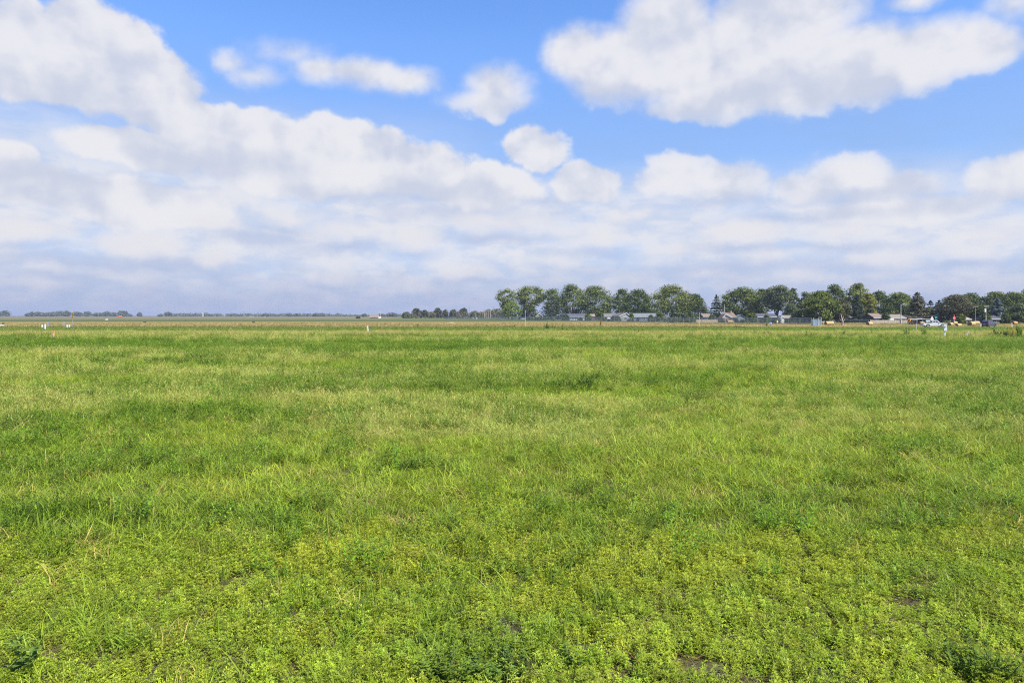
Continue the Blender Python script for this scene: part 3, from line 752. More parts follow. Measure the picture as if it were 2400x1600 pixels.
def conifer(name, label, px, top, hw, Y, tone, seed, n_tiers=13, bot=.06, leaf=.7, power=.9, group=None, n_per=70, droop=.35):
    n_per = int(n_per * 4.0); leaf *= .85; hw *= 1.08; n_tiers = int(n_tiers * 1.3); droop *= .8
    """spruce or pine: a straight trunk with drooping boughs in tiers"""
    r = np.random.default_rng(seed); Ht = zz(top, Y); W = hw / F * Y
    t = thing(name, label, 'tree', (at(px, Y), Y, 0), 0, group)
    Ps, Ns, lv = [], [], []
    for i in range(n_tiers):
        f = (i + r.uniform(-.3, .3)) / (n_tiers - 1); f = min(max(f, 0), 1)
        z = Ht * (bot + (1 - bot) * f * .97); rad = W * (1 - f) ** power * r.uniform(.78, 1.12) + .25
        nb = int(6 + 5 * (1 - f))
        for b in range(nb):
            a = 6.283 * (b + r.uniform(-.4, .4)) / nb; L_ = rad * r.uniform(.7, 1.1); m = int(n_per / nb * (.35 + 1.2 * (1 - f)))
            q = r.uniform(.12, 1, m) ** .7
            side = r.normal(0, .13, m) * L_ * q
            x = np.cos(a) * L_ * q - np.sin(a) * side; y = np.sin(a) * L_ * q + np.cos(a) * side
            zq = z - droop * L_ * q ** 1.4 + r.normal(0, .12, m) + .10 * L_ * (q > .85)
            Ps.append(np.c_[x, y, zq]); Ns.append(np.c_[np.cos(a) * .5 + r.normal(0, .4, m), np.sin(a) * .5 + r.normal(0, .4, m), .8 + r.normal(0, .3, m)]); lv.append(np.full(m, r.uniform(0, .5)) + r.uniform(0, .4, m))
    k = 26; q = r.uniform(0, 1, k)
    Ps.append(np.c_[r.normal(0, .1, k), r.normal(0, .1, k), Ht * (.93 + .07 * q)]); Ns.append(r.normal(size=(k, 3))); lv.append(r.uniform(0, 1, k))
    P = np.concatenate(Ps); Nn = np.concatenate(Ns); lv = np.concatenate(lv)
    P[:, :2] *= W / max(np.percentile(np.abs(P[:, 0]), 98.5), .1); P[:, 2] = np.maximum(P[:, 2], .15)
    V, Fc = leaves_mesh(P, Nn, leaf * r.uniform(.5, 1.2, len(P)), r, 1.2)
    mesh_np('crown', V, Fc, TONES[tone], lv, parent=t)
    tb = MB(); tr = max(.12, Ht * .018)
    tb.tube([(0, 0, 0), (0, 0, Ht * .5), (0, 0, Ht * .97)], [tr, tr * .6, .04], 7); tb.build('trunk', BARK, t)
    return t

GT = 'shade trees around the houses'
# --- the houses' trees, left to right
broadleaf('poplar_tree', 'pale green open-crowned tree at the left end of the house trees', 1186, 678, 22, 560, 'light', 11, .22, 'vase', 1300, .8, gap=.42, dx_trunk=2, limbs=3, group=GT)
broadleaf('round_bush_tree', 'small bright yellow-green tree at the foot of the two leftmost pale trees', 1200, 708, 19, 530, 'bright', 12, .06, 'round', 1100, .7, group=GT)
broadleaf('cottonwood_tree', 'tall pale yellow-green tree with open limbs, second from the left end of the house trees', 1240, 671, 31, 565, 'light', 13, .24, 'vase', 2000, .85, gap=.40, limbs=5, trunk_mat=BARK_PALE, group=GT)
broadleaf('shade_bush', 'dark shady bushes under the tall pale yellow-green tree at the left', 1238, 716, 21, 585, 'dark', 14, .0, 'dome', 900, .8, trunk=False, group=GT)
broadleaf('elm_tree', 'dark green tree with a forked top beside the wide dark-boughed spruce', 1294, 678, 24, 560, 'mid', 15, .12, 'oval', 1500, .8, gap=.32, group=GT)
conifer('spruce_tree', 'broad dark spruce with long low boughs left of the blue-grey house', 1296, 694, 33, 520, 'spruce', 16, 11, .06, .9, .75, GT, 95, .25)
broadleaf('maple_tree', 'tall deep green round tree behind the blue-grey house', 1342, 668, 30, 530, 'mid', 17, .14, 'round', 2000, .85, group=GT)
broadleaf('maple_tree', 'very broad mid-green tree behind and left of the grey gabled house', 1394, 671, 41, 510, 'mid', 18, .12, 'round', 2500, .85, group=GT, limbs=0)
broadleaf('ash_tree', 'dark green tree rising behind the roof of the grey gabled house', 1458, 678, 22, 500, 'mid', 19, .15, 'oval', 1200, .8, group=GT)
broadleaf('oak_tree', 'dark spreading tree over the long blue-grey house with the plain roof', 1496, 679, 33, 470, 'dark', 20, .14, 'round', 2000, .8, group=GT)
broadleaf('maple_tree', 'huge dense light green tree with a flat-sided crown in the middle of the house trees', 1573, 669, 44, 430, 'light', 21, .10, 'round', 3200, .72, gap=.3, group=GT)
conifer('spruce_tree', 'grey-green spruce in front of the huge dense light green tree', 1584, 710, 19, 400, 'grey', 22, 10, .03, .7, .7, GT, 70, .4)
broadleaf('linden_tree', 'smooth dark round tree right of the huge dense light green tree', 1630, 690, 26, 430, 'dark', 23, .06, 'dome', 2000, .7, gap=.25, group=GT)
conifer('spruce_tree', 'slim dark spruce standing apart left of the house with the white gable', 1679, 690, 18, 350, 'spruce', 24, 13, .05, .65, .8, GT, 75, .3)
broadleaf('maple_tree', 'broad rich green tree behind the house with the white gable', 1738, 675, 43, 400, 'mid', 25, .22, 'round', 2900, .72, gap=.3, dx_trunk=5, group=GT)
broadleaf('ash_tree', 'green tree filling the gap right of the broad rich green tree', 1786, 678, 20, 410, 'mid', 26, .25, 'oval', 1100, .72, group=GT)
broadleaf('cottonwood_tree', 'tall tree with a fan of bare dark limbs under its crown', 1820, 670, 30, 385, 'grey', 27, .34, 'vase', 1900, .72, gap=.36, limbs=7, group=GT)
broadleaf('poplar_tree', 'narrow dark tree leaning out right of the fan-limbed tree', 1857, 677, 14, 395, 'dark', 28, .22, 'oval', 850, .7, group=GT)
broadleaf('willow_bush', 'low grey-green bushy tree behind the small white shed', 1854, 712, 19, 370, 'grey', 29, .05, 'dome', 900, .65, group=GT)
broadleaf('ash_tree', 'greyish tree behind the tan-roofed house and its brown juniper', 1890, 686, 20, 390, 'grey', 30, .12, 'round', 1000, .7, group=GT)
conifer('juniper_tree', 'brownish-olive juniper in front of the tan-roofed house', 1886, 708, 19, 284, 'brown', 31, 9, .05, .6, .55, GT, 80, .2)
broadleaf('maple_tree', 'big glossy dark green maple behind the corrugated metal shed', 1922, 684, 35, 272, 'mid', 32, .08, 'round', 2700, .6, gap=.32, group=GT)
broadleaf('pine_tree', 'tall olive pine with two rounded tops behind the glossy dark maple', 1957, 668, 28, 360, 'mid', 33, .1, 'oval', 1800, .68, gap=.34, group=GT)
broadleaf('juniper_tree', 'brown-green bushy tree above the pale dead trunk', 1970, 701, 20, 276, 'brown', 34, .06, 'oval', 1300, .55, group=GT)
broadleaf('cottonwood_tree', 'tallest yellow-green tree, left of the bright yellow tree', 2010, 666, 25, 350, 'light', 35, .2, 'oval', 1700, .68, gap=.34, group=GT)
conifer('spruce_tree', 'dark grey spruce in front of the tallest yellow-green tree', 2008, 692, 20, 290, 'spruce', 36, 14, .05, .55, .7, GT, 85, .35)
broadleaf('honey_locust_tree', 'bright yellow tree turning colour between the dark spruce and the tan roofs', 2036, 688, 18, 330, 'yellow', 37, .25, 'oval', 1200, .6, gap=.34, group=GT)
conifer('spruce_tree', 'short bluish-green spruce at the left end of the board fence', 2040, 715, 14, 288, 'spruce', 38, 9, .03, .55, .65, GT, 60, .3)
broadleaf('elm_tree', 'dark tree behind the bright yellow tree', 2062, 684, 23, 365, 'dark', 39, .1, 'round', 1500, .7, group=GT)
broadleaf('maple_tree', 'deep green tree behind the two tan-roofed houses and their dark roof', 2104, 687, 29, 330, 'mid', 40, .08, 'round', 2200, .62, gap=.33, group=GT)
broadleaf('elm_tree', 'dense dark tree behind the lamp pole', 2122, 692, 22, 345, 'dark', 41, .05, 'round', 1300, .65, group=GT)
conifer('spruce_tree', 'big shaggy olive spruce with a spiky top above the yellow loader', 2150, 684, 27, 275, 'brown', 42, 15, .06, .6, .62, GT, 110, .3)
broadleaf('shade_bush', 'dark bushes at the foot of the big shaggy olive spruce', 2170, 722, 20, 285, 'dark', 43, .0, 'dome', 900, .55, trunk=False, group=GT)
conifer('pine_tree', 'small dark pine behind the green street sign', 2181, 704, 12, 290, 'spruce', 44, 9, .08, .55, .6, GT, 60, .1)
conifer('pine_tree', 'dark blue-green pine between the street sign and the stop sign', 2201, 704, 17, 280, 'spruce', 45, 11, .06, .55, .6, GT, 75, .2)
broadleaf('oak_tree', 'olive brown-tinged tree behind the red stop sign', 2240, 692, 31, 265, 'brown', 46, .14, 'oval', 2400, .55, gap=.33, group=GT)
broadleaf('elm_tree', 'dark flat-topped tree behind the two cross-armed poles', 2275, 688, 28, 330, 'dark', 47, .1, 'round', 1800, .62, group=GT)
broadleaf('cedar_tree', 'low dark cedar behind the round bales and the tall brown pole', 2297, 714, 23, 262, 'dark', 48, .04, 'dome', 1600, .52, group=GT)
broadleaf('maple_tree', 'broad green tree behind the blue spruce', 2332, 685, 33, 320, 'mid', 49, .08, 'round', 2200, .62, group=GT)
conifer('blue_spruce_tree', 'silvery blue spruce above the dark parked car', 2338, 698, 19, 255, 'blue', 50, 12, .10, .55, .7, GT, 85, .35)
broadleaf('elm_tree', 'dense deep green tree at the right edge of the picture', 2376, 686, 31, 310, 'mid', 51, .05, 'round', 2000, .6, group=GT)
broadleaf('elm_tree', 'taller light green treetop cut by the right edge of the picture', 2412, 678, 28, 330, 'light', 52, .1, 'round', 1600, .62, group=GT)
broadleaf('lilac_bush', 'pale grey-green bushy tree low at the right edge behind the last bale', 2388, 713, 22, 250, 'grey', 53, .04, 'dome', 1600, .5, group=GT)
broadleaf('shade_bush', 'dark bushes at the foot of the trees right of the dark parked car', 2362, 722, 18, 285, 'dark', 54, .0, 'dome', 900, .55, trunk=False, group=GT)
broadleaf('shade_bush', 'dark hedge behind the white garage and the black slat fence', 2000, 730, 28, 320, 'dark', 55, .0, 'dome', 900, .6, trunk=False, group=GT)
broadleaf('shade_bush', 'dark bushes under the very broad mid-green tree', 1402, 722, 34, 530, 'dark', 56, .0, 'dome', 1000, .8, trunk=False, group=GT)
broadleaf('shade_bush', 'dark bushes between the two long grey houses and the huge light tree', 1515, 720, 36, 480, 'dark', 57, .0, 'dome', 1100, .8, trunk=False, group=GT)
broadleaf('shade_bush', 'dark bushes behind the little shed with the blue-grey gable', 1752, 722, 32, 420, 'dark', 58, .0, 'dome', 1000, .7, trunk=False, group=GT)

for i, (px, tp, hw, Y, tone, lab) in enumerate([(1481, 733, 4, 372, 'bright', 'small yellow-green tree between the white-trimmed gable and the long blue-grey house'), (1378, 734, 7, 400, 'mid', 'bushy yard tree covering the small pinkish-roofed shed'), (1410, 733, 6, 380, 'dark', 'dark yard tree at the left end of the long low grey-roofed wing'),
      (1546, 728, 9, 372, 'mid', 'yard tree at the right end of the long blue-grey house'), (1526, 738, 6, 372, 'dark', 'dark yard bush before the right part of the long blue-grey house'), (1612, 727, 13, 380, 'dark', 'dark yard tree filling the base of the smooth dark round tree'), (1762, 733, 12, 300, 'mid', 'yard bush beside the little shed with the blue-grey gable'), (1797, 738, 8, 300, 'grey', 'grey-green bush before the long dark house'),
      (1866, 731, 14, 275, 'grey', 'grey-green bush beside the brown juniper, hiding the tan-roofed house'), (1326, 736, 7, 415, 'dark', 'dark bush at the left end of the pale blue-grey house'), (1668, 737, 7, 320, 'dark', 'dark bush at the foot of the slim dark spruce'), (2076, 733, 9, 262, 'dark', 'dark tree rising between the pinkish-tan and wide tan roofs'), (2252, 736, 9, 245, 'mid', 'green bush left of the pale blue-grey house end'), (2310, 735, 10, 243, 'dark', 'dark bush left of the slate-roofed house'), (2358, 735, 10, 246, 'dark', 'dark bush at the right end of the slate-roofed house')]):
    broadleaf('yard_tree', lab, px, tp, hw, Y, tone, 1300 + i, .0, 'dome', 420, .5, trunk=False, group='small trees and bushes in the yards', gap=.3)

# --- murky shrubs behind the wire
GB = 'murky shrubs behind the wire fence'
_r = random.Random(21); _sh = []
for i in range(5):
    _sh.append(broadleaf('yard_shrub', 'low murky green shrub behind the long chain-link fence', 1240 + i * 9, 744.2 - .3 * i, 4.2, 470, ['dark', 'mid', 'dark', 'grey', 'dark'][i], 700 + i, .0, 'dome', 150, .5, trunk=False, group=GB))
for i in range(46):
    px = 1205 + i * 15.3 + _r.uniform(-5, 5); bl = np.interp(px, [1200, 1400, 1640, 1902], [749.8, 753.0, 757.6, 761.2]) - _r.uniform(.6, 3.2)
    Y = gy(bl); q = copy_thing(_sh[i % 5], (at(px, Y), Y, 0), _r.uniform(0, 6), _r.uniform(.65, 1.25)); q.name = 'yard_shrub'
    if i % 3 == 0: q.scale.z *= .6

# --- thin row of scrubby trees left of the houses
GO = 'scrubby trees in the thin row left of the houses'
orch = [  # px, top, halfwidth, tone, form, bottom, label
    (953, 731, 9, 'olivepale', 'dome', .0, 'low pale bush at the left end of the scrubby tree row'),
    (966, 736, 9, 'brown', 'dome', .0, 'low brown bush beneath the mushroom-shaped scrubby tree'),
    (975, 723, 8, 'olive', 'flat', .42, 'mushroom-shaped tree with a flat cap in the scrubby row'),
    (987, 729, 4, 'olive', 'oval', .25, 'narrow tree just right of the mushroom-shaped scrubby tree'),
    (996, 727, 6, 'olive', 'flat', .5, 'small flat-capped tree on a pale trunk in the scrubby row'),
    (1010, 731, 9, 'dry', 'oval', .0, 'tall dry reedy bush right of the pale-trunked scrubby tree'),
    (1026, 722, 8, 'olive', 'flat', .35, 'ragged tree with bare branch tips, highest of the scrubby row'),
    (1036, 735, 10, 'brown', 'dome', .0, 'brown undergrowth under the ragged highest scrubby tree'),
    (1044, 726, 6, 'olive', 'round', .3, 'round-topped dark tree right of the ragged highest scrubby tree'),
    (1063, 725, 8, 'olivepale', 'oval', .1, 'pale oval tree in the middle of the scrubby row'),
    (1078, 731, 9, 'dry', 'dome', .0, 'dry tan bush between the pale oval tree and the thin power pole'),
    (1087, 722, 7, 'olive', 'flat', .35, 'dark flat-capped tree just left of the thin power pole'),
    (1112, 729, 11, 'olivepale', 'dome', .0, 'wide pale bush right of the thin power pole'),
    (1128, 731, 9, 'dry', 'dome', .0, 'dry bush left of the four pale posts'),
    (1146, 725, 10, 'olivepale', 'oval', .1, 'grey-green tree behind the four pale posts'),
    (1163, 724, 13, 'olivepale', 'round', .05, 'wide grey-green tree beside the cross-armed far pole'),
    (1180, 729, 9, 'olivepale', 'round', .0, 'pale grey tree half hidden by the leftmost big poplar')]
for i, (px, tp, hw, tone, form, bot, lab) in enumerate(orch):
    nm = 'scrub_bush' if bot == 0 else 'scrub_tree'
    broadleaf(nm, lab, px, tp, hw, 800 + 17 * (i % 4), tone, 900 + i, bot, form, 420, 1.25, trunk=bot > 0, group=GO, gap=.40, trunk_mat=BARK_PALE if i in (4, 2) else None)

# --- far left horizon
GF = 'single trees along the far left horizon'
farl = [(-6, 730, 11, 'far', 'wide tree cut by the left edge on the far horizon'), (12, 728, 10, 'farpale', 'pale tree beside the one at the left edge of the far horizon'),
    (66, 734, 6, 'far', 'small low tree at the left end of the long far tree row'), (75, 731, 6, 'farpale', 'small pale tree second in the long far tree row'),
    (88, 731, 9, 'farpale', 'pale broad tree above the white and blue marker posts'), (101, 733, 6, 'far', 'small dark tree above the left pair of white markers'),
    (118, 732, 10, 'farpale', 'pale tree left of the darkest tree in the far row'), (126, 731, 7, 'far', 'darkest round tree of the far row, left of the yellow sign'),
    (143, 729, 13, 'farpale', 'wide pale tree group just left of the yellow sign'), (156, 728, 9, 'farpale', 'pale tree touching the left side of the yellow sign'),
    (182, 731, 9, 'farpale', 'pale tree just right of the yellow sign'), (205, 730, 8, 'farpale', 'pale round tree midway between the yellow sign and the orange machine'),
    (228, 733, 9, 'far', 'low dark tree left of the tall one by the orange machine'), (250, 730, 10, 'far', 'dark tree just left of the orange machine'), (266, 732, 7, 'farpale', 'pale slim tree next to the orange machine on its left'),
    (287, 728, 13, 'farpale', 'largest pale tree on the left horizon, behind the orange machine'), (302, 736, 6, 'far', 'low tree at the right foot of the largest pale tree'),
    (327, 732, 5, 'farpale', 'lone yellow-green tree standing in the gap of the far horizon'), (376, 736, 5, 'far', 'tiny tree left of the long low far wood'), (394, 731, 9, 'far', 'dark tree at the left end of the long low far wood'),
    (679, 734, 6, 'far', 'dark tree standing above the far wood in the middle'), (696, 735, 6, 'far', 'round dark tree above the far wood in the middle'), (743, 734, 8, 'far', 'dark treetop on the far wood, left of its double top'), (755, 734, 6, 'far', 'dark double treetop on the right part of the far wood'),
    (623, 734, 7, 'far', 'dark treetop on the far wood right of the two lattice masts'), (855, 736, 5, 'far', 'small tree left of the little tan house on the plain'),
    (839, 742, 4, 'brown', 'small dark bush on the plain left of the little tan house'),
    (893, 736, 9, 'far', 'tree behind the right side of the little tan house'), (918, 733, 12, 'far', 'rounded blue-green tree right of the little tan house'), (934, 737, 9, 'far', 'low blue-green tree left of the scrubby row')]
for i, (px, tp, hw, tone, lab) in enumerate(farl):
    Y = 1900 + 60 * (i % 3) if px < 800 else (700 if px == 839 else 1500)
    nm = 'far_bush' if px == 839 else 'far_tree'
    broadleaf(nm, lab, px, tp, hw, Y, tone, 1000 + i, .05, 'dome' if i % 2 else 'round', 260, 2.6 if Y > 1000 else 1.0, trunk=Y > 1000, group=GF if px != 839 else None, gap=.28)
# continuous wood on the horizon
r = np.random.default_rng(77); Ps = []
for px in np.arange(384, 864, 2.6):
    h0 = 8.5 if 388 < px < 486 else (7.5 if 486 <= px < 521 else (0 if px < 530 else 8.0))
    if h0 == 0: continue
    if px > 800: h0 = 5.5
    Y = 2100 + r.uniform(-60, 60); h = h0 * r.uniform(.6, 1.25); w = r.uniform(3.5, 6.5); k = 46
    d = r.normal(size=(k, 3)); d /= np.linalg.norm(d, axis=1, keepdims=True)
    Ps.append(np.c_[at(px, Y) + d[:, 0] * w, Y + d[:, 1] * w, np.maximum(.3, h * .5 + d[:, 2] * h * .55)])
P = np.concatenate(Ps)
V, Fc = leaves_mesh(P, r.normal(size=P.shape) + np.array([0, -.5, .5]), r.uniform(1.8, 3.4, len(P)), r)
tag(mesh_np('far_woodland', V, Fc, TONES['far'], r.uniform(0, 1, len(P))), 'long low wood along the far horizon, reading as one mass', 'wood', kind='stuff')
Ps = []
for px in np.arange(944, 1192, 1.1):
    Y = 830 + r.uniform(-40, 60); h = (4.2 + 3.2 * (fbm(np.array([px]), np.array([3.0]), .06, 7, 3)[0] - .3) * 2) * r.uniform(.4, 1.55); w = r.uniform(.9, 2.2); k = 40
    d = r.normal(size=(k, 3)); d /= np.linalg.norm(d, axis=1, keepdims=True); d *= r.uniform(.4, 1.05, (k, 1))
    Ps.append(np.c_[at(px, Y) + d[:, 0] * w, Y + d[:, 1] * w, np.maximum(.15, h * .5 + d[:, 2] * h * .55)])
P = np.concatenate(Ps)
V, Fc = leaves_mesh(P, r.normal(size=P.shape) + np.array([0, -.5, .5]), r.uniform(.5, 1.3, len(P)), r)
TONES['scrub'] = lp('scrub', (.060, .065, .036), (.165, .155, .085), scale=.15)
tag(mesh_np('scrub_thicket', V, Fc, TONES['scrub'], r.uniform(0, 1, len(P)), parent=None), 'low tangled scrub thicket left of the houses, one continuous strip', 'scrub', kind='stuff')
#TREES_END

# ------------------------------------------------------------------ materials of the built things
def ribbed(name, c, axis='x', freq=14.0, rough=.5, amt=.25, spec=.3, metal=0.0, c2=None):
    """boards, clapboard, shingles or corrugation: stripes of tone plus bump"""
    if name in MATS: return MATS[name]
    m, nt = new_mat(name); o = N(nt, 'ShaderNodeOutputMaterial'); p = N(nt, 'ShaderNodeBsdfPrincipled'); tc = N(nt, 'ShaderNodeTexCoord')
    w = N(nt, 'ShaderNodeTexWave', wave_type='BANDS', bands_direction=axis.upper(), wave_profile='SAW'); w.inputs['Scale'].default_value = freq / 6.283 * 3.1416 / 1.57
    w.inputs['Distortion'].default_value = .15; L(nt, tc.outputs['Object'], w.inputs['Vector'])
    n = noise(nt, tc.outputs['Object'], 1.6, 5.0, .65)
    k = math_(nt, 'ADD', sstep(nt, w.outputs['Fac'], 0.0, .25, -amt, 0.0), sstep(nt, n, .25, .75, .82, 1.18))
    s_ = N(nt, 'ShaderNodeVectorMath', operation='SCALE'); s_.inputs[0].default_value = c; L(nt, k, s_.inputs['Scale'])
    L(nt, s_.outputs[0], p.inputs['Base Color']); p.inputs['Roughness'].default_value = rough; p.inputs['Specular IOR Level'].default_value = spec; p.inputs['Metallic'].default_value = metal
    b = N(nt, 'ShaderNodeBump'); b.inputs['Strength'].default_value = .5; b.inputs['Distance'].default_value = .03; L(nt, w.outputs['Fac'], b.inputs['Height']); L(nt, b.outputs[0], p.inputs['Normal'])
    L(nt, p.outputs[0], o.inputs[0]); MATS[name] = m; return m
GLASS = plain('window_glass', (.03, .04, .05), .08, spec=.6, var=.2)
WHITE = plain('white_paint', (.52, .52, .51), .5, var=.08)
STEEL = plain('galvanised_steel', (.36, .38, .40), .45, .5, var=.15)
WOODPOLE = plain('pole_wood', (.20, .155, .115), .9, spec=.1, var=.3)
GREYPOLE = plain('grey_pole', (.40, .39, .36), .8, spec=.1, var=.2)
DARKM = plain('dark_metal', (.035, .035, .04), .5, var=.2)
RUBBER = plain('rubber', (.02, .02, .021), .8, spec=.2, var=.2)
ROOF = {k: ribbed('shingles_' + k, tuple(q * .62 for q in c), 'z', 26, .9, .22, .1) for k, c in {'grey': (.20, .19, .18), 'bluegrey': (.22, .235, .26), 'brown': (.26, .20, .165), 'tan': (.31, .265, .21), 'dark': (.06, .06, .062), 'pinkish': (.30, .225, .18), 'slate': (.12, .12, .15), 'pale': (.42, .38, .32)}.items()}
SIDING = {k: ribbed('siding_' + k, tuple(q * .72 for q in c), 'z', 34, .7, .14, .2) for k, c in {'grey': (.36, .36, .355), 'bluegrey': (.20, .245, .28), 'white': (.56, .56, .55), 'tan': (.42, .33, .23), 'dark': (.11, .10, .095), 'pink': (.46, .33, .26), 'green': (.30, .37, .30), 'blue': (.26, .32, .42), 'brown': (.20, .15, .12)}.items()}

def window(par, x, z, w, h, y=0.0, frame=WHITE):
    fr = MB(); b = .09
    fr.box((x, y - .035, z + h / 2 - b / 2), (w, .07, b)); fr.box((x, y - .035, z - h / 2 + b / 2), (w, .07, b))
    fr.box((x - w / 2 + b / 2, y - .035, z), (b, .068, h - 2 * b)); fr.box((x + w / 2 - b / 2, y - .035, z), (b, .068, h - 2 * b)); fr.box((x, y - .03, z), (.05, .05, h - 2 * b))
    f = fr.build('window', frame, par)
    MB().box((x, y - .012, z), (w - 2 * b + .01, .02, h - 2 * b + .01)).build('pane', GLASS, f)
    return f
def door(par, x, w, h, mat, y=0.0):
    d = MB().box((x, y - .03, h / 2 + .05), (w, .06, h)).build('door', mat, par)
    MB().box((x + w * .38, y - .08, h * .48), (.07, .06, .14)).build('handle', STEEL, d)
    return d

def house(name, label, x0, x1, Y, ridge, eave, wall, roof, front='side', depth=8.0, rz=0.0, wins=(), doors=(), trim=True, chimney=None, group='houses behind the chain-link fence', cat='house', over=.45, ridge_at=.5):
    """house seen from photo columns x0-x1; front='side': long eave towards us, 'gable': gable towards us"""
    cx = (x0 + x1) / 2; Wd = (x1 - x0) / F * Y; zr = zz(ridge, Y); ze = zz(eave, Y)
    t = thing(name, label, cat, (at(cx, Y), Y, 0), rz, group)
    wm = SIDING[wall]; rmx = ROOF[roof]; hw = Wd / 2 - over; th = .16
    w = MB()
    if front == 'side':
        hwall = ze; w.prism([(0, 0), (depth, 0), (depth, hwall), (depth / 2, zr - .18), (0, hwall)], -hw, hw, 'x'); w.build('wall', wm, t)
        slope = (zr - ze) / (depth / 2); o = over
        rb = MB()
        a = [(-o, ze - slope * o + .05), (depth / 2, zr + .02), (depth / 2, zr + .02 + th), (-o, ze - slope * o + .05 + th)]
        b_ = [(depth / 2, zr + .02), (depth + o, ze - slope * o + .05), (depth + o, ze - slope * o + .05 + th), (depth / 2, zr + .02 + th)]
        rb.prism(a, -Wd / 2, Wd / 2, 'x'); rb.prism(b_, -Wd / 2, Wd / 2, 'x'); ro = rb.build('roof', rmx, t)
        if trim: MB().box((0, -o - .03, ze - slope * o + .02), (Wd, .05, .24)).build('fascia', WHITE, ro)
    else:
        xr = (ridge_at - .5) * Wd
        w.prism([(-hw, 0), (hw, 0), (hw, ze), (xr, zr - .18), (-hw, ze)], 0, depth, 'y'); w.build('wall', wm, t)
        rb = MB()
        for sgn in (-1, 1):
            xe = sgn * Wd / 2; sl = (zr - ze) / max(abs(sgn * hw - xr), .1); zE = ze - sl * over + .04
            rb.prism([(xr, zr + .02), (xe, zE), (xe, zE + th), (xr, zr + .02 + th)], -over, depth + over, 'y')
        ro = rb.build('roof', rmx, t)
        if trim:
            tb = MB()
            for sgn in (-1, 1):
                xe = sgn * Wd / 2; sl = (zr - ze) / max(abs(sgn * hw - xr), .1); zE = ze - sl * over + .04
                tb.prism([(xr, zr - .12), (xe, zE - .12), (xe, zE + th + .02), (xr, zr + .04 + th)], -over - .05, -over - .005, 'y')
            tb.build('fascia', WHITE, ro)
    for (px, wz, ww, wh) in wins: window(t, (px - cx) / F * Y, wz, ww, wh)
    for (px, dw, dh, mat) in doors: door(t, (px - cx) / F * Y, dw, dh, mat)
    if chimney:
        px, ch = chimney; MB().box(((px - cx) / F * Y, depth * .45, zr + ch / 2 - .3), (.7, .7, ch + .6)).build('chimney', plain('chimney_brick', (.33, .19, .14), .9, spec=.1, scale=6), ro)
    return t
REDDOOR = plain('red_door', (.30, .09, .06), .6); BROWNDOOR = plain('brown_door', (.12, .08, .06), .6); GARAGE = ribbed('garage_door', (.62, .62, .60), 'z', 9, .6, .2)
BLUEDOOR = plain('blue_door', (.20, .30, .42), .6)
house('house', 'little tan house wall showing between the leftmost trees and the broad spruce', 1255, 1273, 470, 735, 740.5, 'tan', 'tan', 'gable', 8, wins=[(1266, 1.4, 1.3, 1.1)])
house('house', 'low pale blue-grey house with dark-shaded roof left of the grey gabled house', 1324, 1374, 430, 735.5, 741.2, 'bluegrey', 'slate', 'side', 9, wins=[(1347, 1.35, 1.8, 1.1), (1332, 1.35, 1.2, 1.1)], doors=[(1357, 1.0, 2.0, WHITE), (1366, 2.6, 2.1, GARAGE)])
house('shed', 'small pinkish-roofed shed between the pale blue-grey house and the grey gabled house', 1379, 1395, 425, 736, 740, 'brown', 'pinkish', 'side', 4, wins=[(1387, 1.4, 1.0, .8)], doors=[(1382, .9, 1.9, WHITE)], group=None, cat='shed', over=.3)
house('house', 'grey house with a white-trimmed gable facing the field and a long grey roof', 1450, 1479, 392, 733.5, 740.5, 'grey', 'grey', 'gable', 12, R(14), wins=[(1466, 1.4, 1.6, 1.1)], ridge_at=.62)
house('house', 'long low grey-roofed wing joined to the left of the white-trimmed gable', 1413, 1456, 402, 734.5, 740.8, 'dark', 'grey', 'side', 9, R(6), wins=[(1440, 1.35, 1.6, 1.0), (1450, 1.35, 1.2, 1.0)], doors=[(1430, 1.0, 2.0, BROWNDOOR)])
house('house', 'long blue-grey house with a plain roof and a row of small windows', 1483, 1545, 380, 734.5, 741.4, 'bluegrey', 'bluegrey', 'side', 9, wins=[(1500, 1.4, 1.2, 1.0), (1510, 1.4, 1.2, 1.0), (1521, 1.4, 1.4, 1.0), (1535, 1.4, 1.2, 1.0)], doors=[(1528, 1.0, 2.0, WHITE)])
house('house', 'small grey-roofed house glimpsed right of the grey-green spruce', 1603, 1611, 385, 735, 740, 'dark', 'bluegrey', 'side', 8)
house('house', 'brown-roofed house left of the slim dark spruce', 1647, 1670, 345, 735.5, 741.3, 'dark', 'pinkish', 'side', 9, wins=[(1655, 1.4, 1.4, 1.0)])
house('house', 'long tan wing with a brown roof and brick chimney behind the white gable', 1695, 1727, 305, 733.2, 743.5, 'pink', 'brown', 'side', 10, chimney=(1721, .9), wins=[(1720, 1.3, 1.3, 1.2)], trim=False)
house('house', 'small white gable front with reddish doors facing the fence', 1692, 1716, 300, 736.3, 743.2, 'white', 'brown', 'gable', 4.5, wins=[(1703, 1.2, 1.0, 1.6)], doors=[(1697, .9, 2.1, REDDOOR), (1709, 1.6, 2.1, REDDOOR)], ridge_at=.36)
house('shed', 'little shed with a blue-grey pyramid gable and two narrow windows', 1726, 1747, 325, 737.5, 742.8, 'bluegrey', 'bluegrey', 'gable', 4, wins=[(1732, 1.35, .5, 1.2), (1738, 1.35, .5, 1.2)], group=None, cat='shed', over=.35, trim=False)
house('house', 'long dark house with a brown-violet roof behind the fan-limbed tree', 1763, 1822, 335, 735.2, 742.0, 'dark', 'slate', 'side', 9, wins=[(1775, 1.3, 1.6, 1.0), (1790, 1.3, 1.6, 1.0), (1806, 1.3, 1.2, 1.0)])
